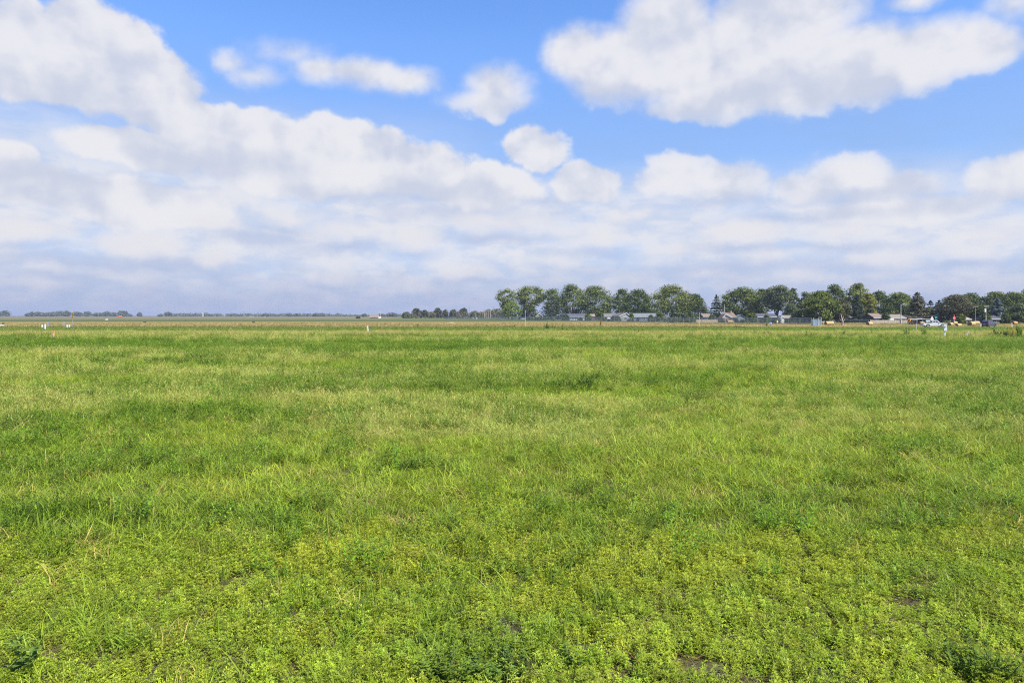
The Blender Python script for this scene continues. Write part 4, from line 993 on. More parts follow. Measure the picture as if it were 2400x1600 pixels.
house('shed', 'small white shed with narrow upright siding right of the fan-limbed tree', 1829, 1839, 262, 741.0, 745.0, 'white', 'pale', 'gable', 2.4, doors=[(1834, .8, 1.6, GARAGE)], group=None, cat='shed', over=.12)
house('house', 'low tan-roofed house behind the brown juniper', 1838, 1902, 300, 739.5, 745.0, 'dark', 'tan', 'side', 9, wins=[(1850, 1.2, 1.6, .9), (1893, 1.2, 1.6, .9)])
house('house', 'white house with a grey roof under the glossy dark maple', 1926, 1990, 300, 738.5, 743.5, 'white', 'grey', 'side', 9, wins=[(1937, 1.35, 1.4, 1.1), (1949, 1.35, 1.4, 1.1), (1966, 1.35, 1.6, 1.1), (1980, 1.35, 1.2, 1.1)], doors=[(1958, 1.0, 2.0, WHITE)])
house('garage', 'narrow white gabled garage with a pair of windows left of the board fence', 2022, 2034, 285, 740.0, 744.6, 'white', 'grey', 'gable', 6, wins=[(2026, 1.3, .7, 1.2), (2030, 1.3, .7, 1.2)], group=None, cat='garage', over=.2)
house('house', 'long white outbuilding half hidden behind the dark grey spruce', 1992, 2021, 295, 741.0, 745.5, 'white', 'grey', 'side', 6, wins=[(2000, 1.2, 1.2, .9)], group=None)
house('house', 'house with a hipped pinkish-tan roof above the left end of the board fence', 2046, 2072, 272, 735.0, 743.8, 'dark', 'pinkish', 'side', 9, wins=[(2054, 1.3, 2.0, 1.0)])
house('house', 'dark-roofed house between the pinkish-tan roof and the wide tan roof', 2064, 2092, 285, 736.0, 744.5, 'brown', 'dark', 'side', 9, wins=[(2080, 1.2, 1.8, 1.0)])
house('house', 'wide tan-roofed house behind the board fence beside the lamp pole', 2086, 2124, 268, 737.3, 745.2, 'dark', 'tan', 'side', 9, wins=[(2096, 1.2, 2.0, 1.0), (2118, 1.2, 1.6, 1.0)], doors=[(2107, 1.1, 2.0, BLUEDOOR)])
house('house', 'very dark low house behind the yellow loader and the carport', 2128, 2212, 270, 739.5, 746.0, 'dark', 'dark', 'side', 8, wins=[(2140, 1.2, 1.8, 1.0), (2200, 1.2, 1.8, 1.0)], trim=False)
house('house', 'pale blue-grey house end seen between the stop sign and the round bales', 2254, 2276, 255, 742.5, 748.0, 'bluegrey', 'pale', 'side', 7, wins=[(2266, 1.1, 1.6, .9)])
house('house', 'slate-roofed blue-grey house behind the dark parked car', 2314, 2362, 250, 740.5, 747.4, 'bluegrey', 'slate', 'side', 9, wins=[(2330, 1.1, 1.6, .9), (2350, 1.1, 1.6, .9)])
# little house far out on the plain
house('house', 'little tan house with a pale roof alone on the far plain', 866, 887, 760, 737.5, 743.0, 'tan', 'pinkish', 'side', 9, wins=[(873, 1.5, 1.2, 1.0), (881, 1.5, 1.2, 1.0)], doors=[(877, 1.0, 2.0, BROWNDOOR)], group=None)
tag(MB().box((at(890, 740), 740, .9), (2.2, 3.0, 1.8)).box((at(890, 740), 740, 1.95), (1.6, 2.4, .3)).build('farm_tank', WHITE), 'small white tank beside the little tan house on the plain', 'tank')
for i, (px, w, lab) in enumerate([(589, 14, 'long white farm building left of the small one on the far horizon'), (620, 5, 'small white farm building right of the long one on the far horizon'), (475, 6, 'pale tall grain bin rising from the low far wood')]):
    Y = 1700
    if i < 2: house('farm_building', lab, px - w / 2, px + w / 2, Y, 741.2, 741.8, 'white', 'pale', 'side', 12, group=None, cat='farm building', over=.6)
    else:
        m = MB(); m.tube([(0, 0, 0), (0, 0, 9.0), (0, 0, 11.5)], [3.2, 3.2, .6], 14)
        t = thing('grain_bin', lab, 'grain bin', (at(px, 1950), 1950, 0)); m.build('bin_wall', ribbed('bin_sheet', (.26, .25, .25), 'z', 10, .5), t)

# ------------------------------------------------------------------ fences
def fence_path(pts, step):
    P = [Vector((x, y, 0)) for x, y in pts]; out = []
    tot = sum((P[i + 1] - P[i]).length for i in range(len(P) - 1)); n = int(tot / step); d = 0; i = 0; acc = 0
    for k in range(n + 1):
        s_ = k * tot / n
        while i < len(P) - 2 and s_ > acc + (P[i + 1] - P[i]).length: acc += (P[i + 1] - P[i]).length; i += 1
        f = (s_ - acc) / (P[i + 1] - P[i]).length; out.append(P[i].lerp(P[i + 1], min(f, 1)))
    return out
def chain_link(label, base, h, step, wire=.2, wt=.011, mesh_mat=STEEL, group=None, slats=None):
    pts = fence_path([(at(px, gy(py)), gy(py)) for px, py in base], step)
    t = thing('chain_link_fence', label, 'fence', pts[0], 0, group); o = pts[0]
    pm = None
    for p in pts:
        if pm is None:
            m = MB(); m.tube([(0, 0, 0), (0, 0, h + .06)], .045, 6); m.tube([(0, 0, h + .06), (0, 0, h + .11)], [.055, .02], 6)
            pm = m.build('post', STEEL, t); q = pm
        else:
            q = pm.copy(); col.objects.link(q)
        q.parent = t; q.location = p - o
    r_ = MB()
    for a, b in zip(pts[:-1], pts[1:]): r_.tube([a - o + Vector((0, 0, h)), b - o + Vector((0, 0, h))], .045, 5, False)
    r_.build('top_rail', STEEL, t)
    V = []; Fc = []
    for a, b in zip(pts[:-1], pts[1:]):
        d = b - a; ln = d.length; d /= ln; k0 = int(-h / wire)
        nrm = Vector((d.y, -d.x, 0)) * .004
        for k in range(k0, int(ln / wire) + 1):
            for sg in (0, 1):
                s0 = k * wire; lo = max(0.0, -s0); hi = min(h, ln - s0)
                if hi <= lo + .02: continue
                A = (s0 + lo, lo) ; B = (s0 + hi, hi)
                if sg: A = (A[0], h - A[1]); B = (B[0], h - B[1])
                wv = wt * .7
                base_ = len(V); off = nrm if sg else -nrm
                for (s_, z_) in ((A[0] - wv, A[1]), (A[0] + wv, A[1]), (B[0] + wv, B[1]), (B[0] - wv, B[1])):
                    pp = a - o + d * s_ + off; V.append((pp.x, pp.y, z_))
                Fc.append((base_, base_ + 1, base_ + 2, base_ + 3))
    mesh_np('wire_mesh', np.array(V), np.array(Fc), mesh_mat, None, parent=t)
    if slats:
        sm = MB()
        for a, b in zip(pts[:-1], pts[1:]):
            d = b - a; n_ = max(1, int(d.length / .16)); ang = math.atan2(d.y, d.x)
            for k in range(n_):
                c = a - o + d * ((k + .5) / n_); sm.box((c.x + .03 * math.sin(ang), c.y + .03, h * .5), (d.length / n_ * .78, .012, h * .94), ang)
        sm.build('privacy_slat_panel', slats, t)
    return t
MESHM = plain('wire_mesh_steel', (.26, .31, .34), .55, .2, var=.1)
chain_link('long galvanised chain-link fence running between the field and the houses', [(1040, 748.3), (1200, 750.2), (1400, 753.4), (1640, 758.2), (1902, 762.0)], 2.3, 4.4, .12, .020, MESHM)
chain_link('short dark slatted chain-link fence between two hay bales', [(1953, 757.6), (2036, 758.2)], 1.35, 2.8, .16, .01, MESHM, slats=plain('dark_slat', (.045, .055, .06), .7, var=.2))
def board_fence(label, x0, x1, base, top, mat, post_mat, bay=2.4, n_board=14, group=None):
    Y = gy(base); X0, X1 = at(x0, Y), at(x1, Y); h = zz(top, Y); t = thing('board_fence', label, 'fence', (X0, Y, 0), 0, group)
    n = max(1, round((X1 - X0) / bay)); w = (X1 - X0) / n; r = random.Random(5)
    for k in range(n + 1): MB().box((k * w, .0, (h + .08) / 2), (.14, .14, h + .08)).build('post', post_mat, t)
    for k in range(n):
        m = MB(); bw = (w - .16) / n_board
        for j in range(n_board): 
            hh = h - .05 + r.uniform(-.03, .03); m.box((k * w + .08 + (j + .5) * bw, -.02 + r.uniform(-.008, .008), hh / 2 + .03), (bw * .93, .025, hh - .06))
        m.box((k * w + w / 2, .03, h * .25), (w - .16, .05, .1)); m.box((k * w + w / 2, .03, h * .8), (w - .16, .05, .1))
        m.build('board_panel', mat, t)
    return t
board_fence('weathered tan board fence in front of the tan-roofed houses on the right', 2040, 2127, 759.8, 749.6, plain('fence_board', (.34, .29, .22), .85, spec=.1, var=.22, scale=1.5), plain('fence_post', (.42, .37, .29), .85, spec=.1))
board_fence('low tan board fence behind the wire, left of the white-gabled house', 1632, 1682, 756.2, 748.6, plain('tan_board', (.44, .36, .24), .85, spec=.1, var=.15), plain('tan_post', (.36, .30, .20), .85, spec=.1), 2.6)
# four pale posts among the scrub
for i, (px, h) in enumerate([(1135, 9.0), (1139, 9.6), (1144, 9.2), (1149, 9.4)]):
    Y = 700; m = MB(); m.tube([(0, 0, 0), (0, 0, h)], [.20, .16], 7); m.box((0, 0, h + .05), (.5, .3, .12))
    o = m.build('ball_field_post', plain('pale_post', (.46, .40, .36), .8, spec=.1)); o.location = (at(px, Y), Y, 0)
    tag(o, ['first', 'second', 'third', 'fourth'][i] + ' from the left of the four tall pale posts before the scrubby trees', 'post', 'four tall pale posts in the scrub')

# ------------------------------------------------------------------ poles, wires, signs
def util_pole(label, px, top, Y, arm=2.4, r0=.17, mat=WOODPOLE, arms=1, transformer=False, lamp=False, base_h=0, group=None, cat='utility pole', name='utility_pole', ins=True):
    h = zz(top, Y); t = thing(name, label, cat, (at(px, Y), Y, 0), 0, group)
    MB().tube([(0, 0, 0), (0, 0, h)], [r0, r0 * .65], 8).build('pole', mat, t)
    for k in range(arms):
        z = h - .35 - k * 1.0
        if arm:
            a = MB().box((0, -.14, z), (arm, .12, .14)).build('crossarm', mat, t)
            if ins:
                for s in (-.45, -.2, .2, .45): MB().tube([(s * arm, -.14, z + .07), (s * arm, -.14, z + .22), (s * arm, -.14, z + .3)], [.05, .07, .03], 6).build('insulator', STEEL, a)
    if transformer: 
        q = MB().tube([(-.42, -.1, h - 2.3), (-.42, -.1, h - 1.3), (-.42, -.1, h - 1.2)], [.3, .3, .18], 10).build('transformer', plain('transformer_grey', (.62, .63, .62), .5, var=.1), t)
    if lamp:
        a = MB().tube([(0, 0, h - .3), (.5, -.1, h + .05), (1.3, -.2, h + .08)], .045, 6).build('lamp_arm', STEEL, t)
        MB().box((1.6, -.24, h + .03), (.7, .28, .14), 0, .8).build('lamp_head', STEEL, a)
    return t
util_pole('tall brown wooden pole with one cross-arm behind the round bales', 2286, 716.5, 238, 1.9, .16)
util_pole('slender grey pole with cross-arm and white transformer above the dark parked car', 2311, 715.5, 232, 1.5, .10, GREYPOLE, transformer=True)
util_pole('pale lamp pole with a short arm in front of the wide tan roof', 2111.5, 713.5, 246, 0, .15, GREYPOLE, lamp=True, name='lamp_pole', cat='lamp pole')
util_pole('pale thin pole with a bright top behind the white-gabled house', 1698, 712.5, 345, 0, .13, GREYPOLE, lamp=False, name='flag_pole', cat='pole')
util_pole('weathered grey pole standing in the tan grass before the leftmost trees', 1231, 726.5, 190, 0, .07, GREYPOLE, name='weathered_pole', cat='pole')
util_pole('pale leaning-free pole in the grass before the smooth dark round tree', 1639, 732, 190, 0, .075, GREYPOLE, name='weathered_pole', cat='pole')
util_pole('thin power pole standing in the middle of the scrubby tree row', 1100, 719.5, 760, 0, .22)
util_pole('far power pole with cross-arm above the grey-green scrub', 1157, 718, 900, 3.4, .22)
util_pole('far power pole with double cross-arms right of the little tan house', 892, 727, 1000, 4.0, .26, GREYPOLE, 2)
util_pole('far pale power pole just left of the scrubby tree row', 943, 728, 1050, 3.0, .26, GREYPOLE)
def mast(label, px, top, wpx, Y=1900):
    h = zz(top, Y); w = wpx / F * Y; t = thing('lattice_mast', label, 'mast', (at(px, Y), Y, 0), 0, 'two lattice masts over the far wood'); m = MB()
    for s in (-1, 1): m.tube([(s * w * .35, 0, 0), (s * w * .3, 0, h)], .38, 5)
    for k in range(5): z = h * k / 5; m.tube([(-w * .34, 0, z), (w * .31, 0, z + h / 5)], .22, 4)
    m.build('frame', STEEL, t); MB().box((0, 0, h), (w, .8, .8)).box((0, 0, h - 3.0), (w * .8, .7, .6)).build('crossarm', STEEL, t)
mast('wider of the two lattice masts over the far wood, the left one', 571.5, 730, 5.5); mast('narrower lattice mast over the far wood, the right one', 603, 731, 3)
def wires(label, a, b, zs, sag, grp=None):
    m = MB(); o = Vector(a)
    for dx, z in zs:
        pts = []
        for k in range(13):
            f = k / 12; p = Vector(a).lerp(Vector(b), f); pts.append((p.x + dx - o.x, p.y - o.y, z - sag * 4 * f * (1 - f)))
        m.tube(pts, .018, 4, False)
    ob = m.build('power_line', DARKM); ob.location = (o.x, o.y, 0); tag(ob, label, 'power line', grp)
def pp(px, Y): return (at(px, Y), Y, 0)
wires('power lines strung from the lamp pole to the slender grey pole', pp(2111.5, 246), pp(2311, 232), [(-.4, 6.1), (.4, 5.9)], .7)
wires('power lines running from the slender grey pole out to the right', pp(2311, 232), pp(2520, 226), [(-.5, 6.5), (.5, 6.5)], .6)
wires('power lines running left from the lamp pole over the tan roofs', pp(2111.5, 246), pp(2010, 262), [(-.3, 6.2), (.3, 6.0)], .5)

def text_mesh(txt, size, mat, parent, name='lettering', depth=.012):
    cu = bpy.data.curves.new(name, 'FONT'); cu.body = txt; cu.size = size; cu.align_x = 'CENTER'; cu.align_y = 'CENTER'; cu.extrude = depth / 2
    tmp = bpy.data.objects.new('tmp', cu); col.objects.link(tmp); dg = bpy.context.evaluated_depsgraph_get(); dg.update()
    me = bpy.data.meshes.new_from_object(tmp.evaluated_get(dg)); bpy.data.objects.remove(tmp); me.materials.clear(); me.materials.append(mat)
    o = bpy.data.objects.new(name, me); col.objects.link(o); o.parent = parent; return o
RED = plain('sign_red', (.52, .035, .04), .4, var=.08); GREEN = plain('sign_green', (.02, .30, .22), .4, var=.08); YEL = plain('sign_yellow', (.72, .36, .02), .45, var=.08); ORANGE = plain('orange_paint', (.78, .17, .02), .5, var=.15)
def ngon(n, r, rot=0.0): return [(r * math.cos(rot + 6.28318 * k / n), r * math.sin(rot + 6.28318 * k / n)) for k in range(n)]
# stop sign
Y = 196; t = thing('stop_sign', 'red octagonal stop sign on a wooden post among the round bales', 'road sign', (at(2236.5, Y), Y, 0), R(18))
zc = zz(745.2, Y); MB().box((0, .05, (zc + .9) / 2), (.1, .1, zc + .9)).build('post', plain('sign_post', (.38, .30, .22), .8), t)
pl = MB().prism([(a, b + zc) for a, b in ngon(8, .47, R(22.5))], -.03, 0, 'y').build('sign_face', RED, t)
bd = MB()
for k in range(8):
    a0, a1 = R(22.5 + 45 * k), R(67.5 + 45 * k); bd.prism([(.45 * math.cos(a0), zc + .45 * math.sin(a0)), (.45 * math.cos(a1), zc + .45 * math.sin(a1)), (.42 * math.cos(a1), zc + .42 * math.sin(a1)), (.42 * math.cos(a0), zc + .42 * math.sin(a0))], -.036, -.031, 'y')
bd.build('sign_border', WHITE, pl)
tx = text_mesh('STOP', .30, WHITE, pl); tx.location = (0, -.036, zc); tx.rotation_euler = (R(90), 0, 0)
MB().box((0, -.015, zc + .68), (.42, .025, .20)).build('upper_plate', RED, t)
# green street name sign
Y = 198; t = thing('street_sign', 'green street name blades on a pale post behind the white pickup', 'road sign', (at(2194, Y), Y, 0), R(10))
zc = zz(744.6, Y); MB().tube([(0, 0, 0), (0, 0, zc - .35)], .04, 6).build('post', GREYPOLE, t)
MB().box((0, 0, zc + .18), (.80, .02, .30)).build('name_blade', GREEN, t); MB().box((0, 0, zc - .17), (.02, .8, .30)).box((0, -.01, zc - .17), (.62, .02, .30)).build('name_blade', GREEN, t)
# round white sign
Y = 203; t = thing('round_sign', 'round white sign with a faint pink centre behind the pickup bed', 'road sign', (at(2184.5, Y), Y, 0), R(8))
zc = zz(747.6, Y); MB().box((0, .04, zc / 2), (.08, .06, zc)).build('post', GREYPOLE, t)
s1 = MB().prism([(a, b + zc) for a, b in ngon(24, .50)], -.02, 0, 'y').build('sign_face', WHITE, t)
MB().prism([(a, b + zc) for a, b in ngon(20, .30)], -.026, -.021, 'y').build('sign_centre', plain('faded_pink', (.55, .40, .40), .6), s1)
MB().box((0, -.01, zc + .68), (.34, .02, .3)).build('upper_plate', plain('dull_white', (.5, .48, .48), .6), t)
# yellow warning sign, far left
Y = 166; t = thing('warning_sign', 'yellow diamond warning sign on a thin post at the far left', 'road sign', (at(170, Y), Y, 0), R(-38))
zc = zz(737.3, Y); MB().tube([(0, .04, 0), (0, .04, zc)], .045, 6).build('post', STEEL, t)
MB().prism([(a, b + zc) for a, b in ngon(4, .68)], -.02, 0, 'y').build('sign_face', YEL, t); MB().box((0, -.01, zc - .72), (.50, .02, .36)).build('lower_plate', YEL, t)

def stake(name, label, cat, px, base, top, w, mat, lean=0.0, cap=None, grp=None, Y=None, d=None, flat=False):
    Y = Y or gy(base); h = zz(top, Y); ww = w / F * Y; t = thing(name, label, cat, (at(px, Y), Y, 0), R(-12), grp)
    hb = h * .80 if cap else h
    m = MB(); m.add(*_bar((0, 0, 0), (lean * h * hb / h, 0, hb), ww, d or ww)); m.build('shaft', mat, t)
    if cap: m = MB(); m.add(*_bar((lean * hb, 0, hb + .002), (lean * h, 0, h), ww * 1.02, (d or ww) * 1.02)); m.build('top_band', cap, t)
    return t
def _bar(a, b, w, d):
    vs = []
    for p, k in ((a, 1.0), (b, .96)):
        for sx, sy in ((-1, -1), (1, -1), (1, 1), (-1, 1)): vs.append((p[0] + sx * w / 2 * k, p[1] + sy * d / 2 * k, p[2]))
    return vs, [(3, 2, 1, 0), (4, 5, 6, 7), (0, 1, 5, 4), (1, 2, 6, 5), (2, 3, 7, 6), (3, 0, 4, 7)]
TANP = plain('tan_stake', (.52, .34, .17), .7, spec=.15, var=.15)
stake('survey_stake', 'tan wooden survey stake with an orange-brown top at the far left of the field', 'stake', 125, 797, 775.8, 3.6, TANP, .03, plain('orange_brown_top', (.45, .22, .10), .7))  # orange-brown band around the top of the tan shaft
stake('marker_post', 'leaning white marker post with an orange-red top left of centre', 'marker post', 862.5, 779, 759.5, 2.6, WHITE, .10 * -1.0, plain('red_top', (.62, .12, .05), .5))
GMK = 'white and blue utility markers at the far left'
BLUEM = plain('marker_blue', (.20, .33, .62), .5, var=.1)
stake('utility_marker', 'white marker post, left of the left pair', 'marker post', 98.3, 768, 760.6, 2.4, WHITE, grp=GMK, Y=172)
stake('utility_marker', 'taller white marker post on a grey foot, right of the left pair', 'marker post', 105.5, 774, 759.5, 2.8, WHITE, grp=GMK, Y=150)
stake('utility_marker', 'blue marker flag beside the left pair of white markers', 'marker flag', 112, 764, 754, 3.4, BLUEM, grp=GMK, Y=185, d=.05)
stake('utility_marker', 'blue marker flag beside the right pair of white markers', 'marker flag', 149, 763, 753.5, 3.4, BLUEM, grp=GMK, Y=190, d=.05)
stake('utility_marker', 'white marker post, left of the right pair near the yellow sign', 'marker post', 157, 768, 760.8, 2.4, WHITE, grp=GMK, Y=172)
stake('utility_marker', 'white marker post, right of the right pair near the yellow sign', 'marker post', 162.3, 768, 760.8, 2.4, WHITE, grp=GMK, Y=173)
stake('dark_post', 'short dark post at the far left edge of the plain', 'post', 7.5, 764, 756.5, 3.2, DARKM)
stake('white_stake', 'leaning white stake, left of the twin stakes in the weeds', 'stake', 2266.5, 790, 779.5, 1.5, WHITE, -.02, grp='twin white stakes')
stake('white_stake', 'taller white stake, right of the twin stakes in the weeds', 'stake', 2270.3, 789, 776.5, 1.7, WHITE, .03, grp='twin white stakes')
stake('white_post', 'white roadside post in front of the orange-brown bale at the right edge', 'post', 2371.5, 767.3, 756.5, 1.6, WHITE, Y=179)
stake('white_post', 'pale roadside post just left of the dark parked car', 'post', 2298.5, 767.3, 758, 1.8, plain('pale_post_b', (.60, .52, .44), .7), .04, Y=181)
stake('grey_post', 'weathered grey post at the road edge below the carport', 'post', 2147.5, 775, 758.5, 1.4, GREYPOLE)

# utility pedestal, right foreground of the verge
Y = 100; t = thing('meter_pedestal', 'grey-white electric meter pedestal on a post in front of the white pickup', 'meter pedestal', (at(2214.5, Y), Y, 0), R(-10))
PG = plain('pedestal_grey', (.56, .58, .57), .45, .2, var=.12)
z0 = zz(776, Y); z1 = zz(759, Y)
MB().box((0, 0, z0 / 2), (.17, .14, z0)).build('post', plain('pedestal_post', (.66, .66, .62), .6), t)
cb = MB().box((0, 0, (z0 + z1) / 2), (.44, .26, z1 - z0)).build('cabinet', PG, t, bevel=.015)
MB().box((0, -.015, z1 + .035), (.52, .34, .07)).build('lid', WHITE, t, bevel=.01)
mt_ = MB().prism([(a, b + z1 - .36) for a, b in ngon(16, .10)], -.22, -.131, 'y').build('meter', plain('meter_glass', (.35, .37, .38), .15), cb)
MB().box((0, -.145, z0 + .22), (.34, .03, .34)).build('panel_door', WHITE, cb); MB().box((.30, 0, z0 + .30), (.12, .12, .34)).build('side_box', plain('box_dark', (.16, .17, .18), .5), t)

# orange pole lying across the weeds
a = Vector((at(2313, 118), 118, zz(779.5, 118))); b = Vector((at(2345, 104), 104, zz(790, 104)))
m = MB(); c = (a + b) / 2; d = (b - a)
m.tube([a - c, (a - c) * .3 + Vector((0, 0, .03)), b - c], [.12, .13, .10], 8); m.tube([a - c, a - c + Vector((-.25, 0, .03))], [.15, .15], 8)
o = m.build('orange_pipe', ORANGE); o.location = c; tag(o, 'bright orange pipe lying slanted in the weeds at the right', 'pipe')

# ------------------------------------------------------------------ hay bales
def hay_mat(name, c):
    if name in MATS: return MATS[name]
    m, nt = new_mat(name); o = N(nt, 'ShaderNodeOutputMaterial'); p = N(nt, 'ShaderNodeBsdfPrincipled'); tc = N(nt, 'ShaderNodeTexCoord')
    st = vmul(nt, tc.outputs['Object'], (1.0, 5.0, 5.0)); n = noise(nt, st, 4.0, 6.0, .7)
    L(nt, mixc(nt, sstep(nt, n, .3, .7), tuple(k * .55 for k in c), tuple(k * 1.25 for k in c)), p.inputs['Base Color']); p.inputs['Roughness'].default_value = .95; p.inputs['Specular IOR Level'].default_value = .1
    b = N(nt, 'ShaderNodeBump'); b.inputs['Strength'].default_value = .8; b.inputs['Distance'].default_value = .06; L(nt, n, b.inputs['Height']); L(nt, b.outputs[0], p.inputs['Normal'])
    L(nt, p.outputs[0], o.inputs[0]); MATS[name] = m; return m
HAY = hay_mat('hay', (.40, .295, .135)); HAYEND_SHADE = hay_mat('hay_end_shade', (.24, .165, .08)); HAYRED = hay_mat('hay_rusty', (.42, .23, .10)); HAYOLD = hay_mat('hay_old', (.07, .06, .05))  # bale ends: darker hay, the shade on them is put into the colour
def bale(label, x0, x1, base, top, rz=0.0, mat=HAY, endm=HAYEND_SHADE, Y=None, grp='round hay bales along the road', seed=0):
    Y = Y or gy(base); dia = zz(top, Y); wd = (x1 - x0) / F * Y
    t = thing('hay_bale', label, 'hay bale', (at((x0 + x1) / 2, Y), Y, 0), rz, grp); r = np.random.default_rng(seed + int(x0)); n = 28; R_ = dia / 2
    ln = max(.6, (wd - abs(math.sin(rz)) * dia * .9) / max(.3, math.cos(rz)))
    vs = []; k = 7
    for i in range(k):
        x = -ln / 2 + ln * i / (k - 1); e = .93 if i in (0, k - 1) else 1.0
        for j in range(n):
            a = 6.28318 * j / n; rr = R_ * e * (1 + r.normal(0, .012)); sag = .95 if math.sin(a) < -.8 else 1.0
            vs.append((x + r.normal(0, .01), rr * math.cos(a) * 1.03, max(0.0, R_ + rr * math.sin(a) * sag)))
    fs = [(i * n + j, i * n + (j + 1) % n, (i + 1) * n + (j + 1) % n, (i + 1) * n + j) for i in range(k - 1) for j in range(n)]
    MB().add(vs, fs).build('bale_wrap', mat, t, smooth=True)
    for s in (0, k - 1):
        xs = vs[s * n][0]; sg = -1 if s == 0 else 1; ring = [tuple(v) for v in vs[s * n:(s + 1) * n]]; c = [(xs + sg * .03, v[1] * .55, R_ + (v[2] - R_) * .55) for v in ring]; cc = [(xs + sg * .0, 0, R_)]
        f2 = [(j, (j + 1) % n, n + (j + 1) % n, n + j) for j in range(n)] + [(n + j, n + (j + 1) % n, 2 * n) for j in range(n)]
        MB().add(ring + c + cc, f2).build('bale_end', endm, t)
    return t
bale('long tan bale with a dark left end beside the corrugated shed', 1933, 1954, 762.6, 752.6, R(12))
bale('small tan round bale standing end-on right next to the corrugated shed', 1921, 1929, 761.5, 753, R(60))
bale('tan round bale before the left end of the board fence, dark end to the left', 2030, 2046, 763, 753.8, R(28))
bale('tan round bale lying in front of the carport', 2153, 2168, 761.5, 754.3, R(20))
bale('tan bale half hidden behind the front of the white pickup, dark end showing', 2220, 2236, 764, 755.5, R(35))
bale('tan bale standing behind the stop sign post', 2231, 2244, 760.5, 752.8, R(20))
bale('low bale with a dark round end right of the stop sign post', 2237, 2257, 766, 758.2, R(35), HAY, HAYEND_SHADE, 196)
bale('large tan bale with a swirled end left of the tall brown pole', 2267, 2287, 764.2, 753, R(30))
bale('tan bale tucked behind the large swirled one under the tall brown pole', 2280, 2296, 761, 752.3, R(15))
bale('orange-brown bale near the right edge with a red-brown end', 2369, 2386, 761, 752.8, R(28), HAYRED, hay_mat('hay_redend_shade', (.26, .09, .05)))  # red-brown end, with the shade of the end painted in as well
bale('tan round bale just inside the wire fence before the white-gabled house', 1703, 1717, 757.8, 750.6, R(15), HAY, HAYEND_SHADE, 285)
bale('dark old round bale alone on the far left plain', 336, 343, 757, 752.6, R(20), HAYOLD, HAYOLD, None, 'dark old bales on the plain')
bale('dark old round bale alone on the plain left of centre', 591, 597.5, 756.5, 752.4, R(20), HAYOLD, HAYOLD, None, 'dark old bales on the plain')

# ------------------------------------------------------------------ vehicles
def wheel(par, x, y, r, w, side):
    t_ = MB(); n = 20
    prof = [(r * .62, -w / 2), (r * .94, -w / 2), (r, -w * .32), (r, w * .32), (r * .94, w / 2), (r * .62, w / 2)]
    vs = [(x + a * math.cos(6.28318 * k / n), y + b, r + a * math.sin(6.28318 * k / n)) for a, b in prof for k in range(n)]
    fs = [(i * n + k, i * n + (k + 1) % n, (i + 1) * n + (k + 1) % n, (i + 1) * n + k) for i in range(5) for k in range(n)]
    wh = MB().add(vs, fs).build('wheel', RUBBER, par, smooth=True)
    rim = MB().prism([(x + a, r + b) for a, b in ngon(14, r * .63)], y - w * .42, y + w * .42, 'y'); rm_ = rim.build('rim', plain('alloy', (.50, .51, .52), .3, .7), wh)
    return wh
def arch(x, r, n=7): return [(x + r * math.cos(a), .36 + r * math.sin(a)) for a in [math.pi * (1 - k / n) for k in range(n + 1)]]
def shell(par, name, prof, w, mat, tuck=0.0, zt=1.0, bev=.02):
    """extrude a side profile to half-width w; points above zt pulled in by tuck"""
    n = len(prof); vs = []
    zmax = max(p[1] for p in prof)
    for s in (-1, 1):
        for (x, z) in prof:
            k = max(0, (z - zt) / max(zmax - zt, .01)); vs.append((x, s * (w - tuck * k), z))
    fs = [tuple(range(n)), tuple(range(2 * n - 1, n - 1, -1))] + [(i, i + n, (i + 1) % n + n, (i + 1) % n) for i in range(n)]
    return MB().add(vs, fs).build(name, mat, par, bevel=bev)
def side_pane(par, name, pts, w, tuck, zt, ztop, mat, s):
    vs = []
    for off in (.004, .03):
        for (x, z) in pts:
            k = max(0, (z - zt) / (ztop - zt)); vs.append((x, s * (w - tuck * k + off), z))
    n = len(pts); fs = [tuple(range(n)), tuple(range(2 * n - 1, n - 1, -1))] + [(i, i + n, (i + 1) % n + n, (i + 1) % n) for i in range(n)]
    return MB().add(vs, fs).build(name, mat, par)
# white crew-cab pickup heading right
CARW = plain('white_car_paint', (.48, .49, .50), .25, spec=.5, var=.05); CARB = plain('navy_car_paint', (.030, .034, .060), .22, spec=.6, var=.15); BLACK = plain('black_trim', (.02, .02, .022), .5); TAIL = plain('tail_lamp', (.42, .02, .04), .25, spec=.6); HEAD = plain('head_lamp', (.75, .76, .78), .1, spec=.7)
Y = 184; t = thing('pickup_truck', 'white crew-cab pickup truck parked on the road, facing right', 'pickup truck', (at(2193, Y), Y + 1, .03), R(-9), 'vehicles on the road')
lo = [(-2.85, .55), (-2.85, 1.12), (-.55, 1.12), (-.55, 1.15), (1.25, 1.15), (2.6, 1.05), (2.82, .92), (2.85, .55), (2.72, .42)] + arch(1.85, .52)[::-1][0:] + [(1.25, .40), (-1.1, .40)] + arch(-1.72, .52)[::-1] + [(-2.4, .42)]
shell(t, 'body', lo, .95, CARW, bev=0)
cab = shell(t, 'cab', [(-.62, 1.13), (-.50, 1.80), (-.30, 1.88), (.55, 1.88), (.75, 1.82), (1.40, 1.16)], .92, CARW, .18, 1.13)
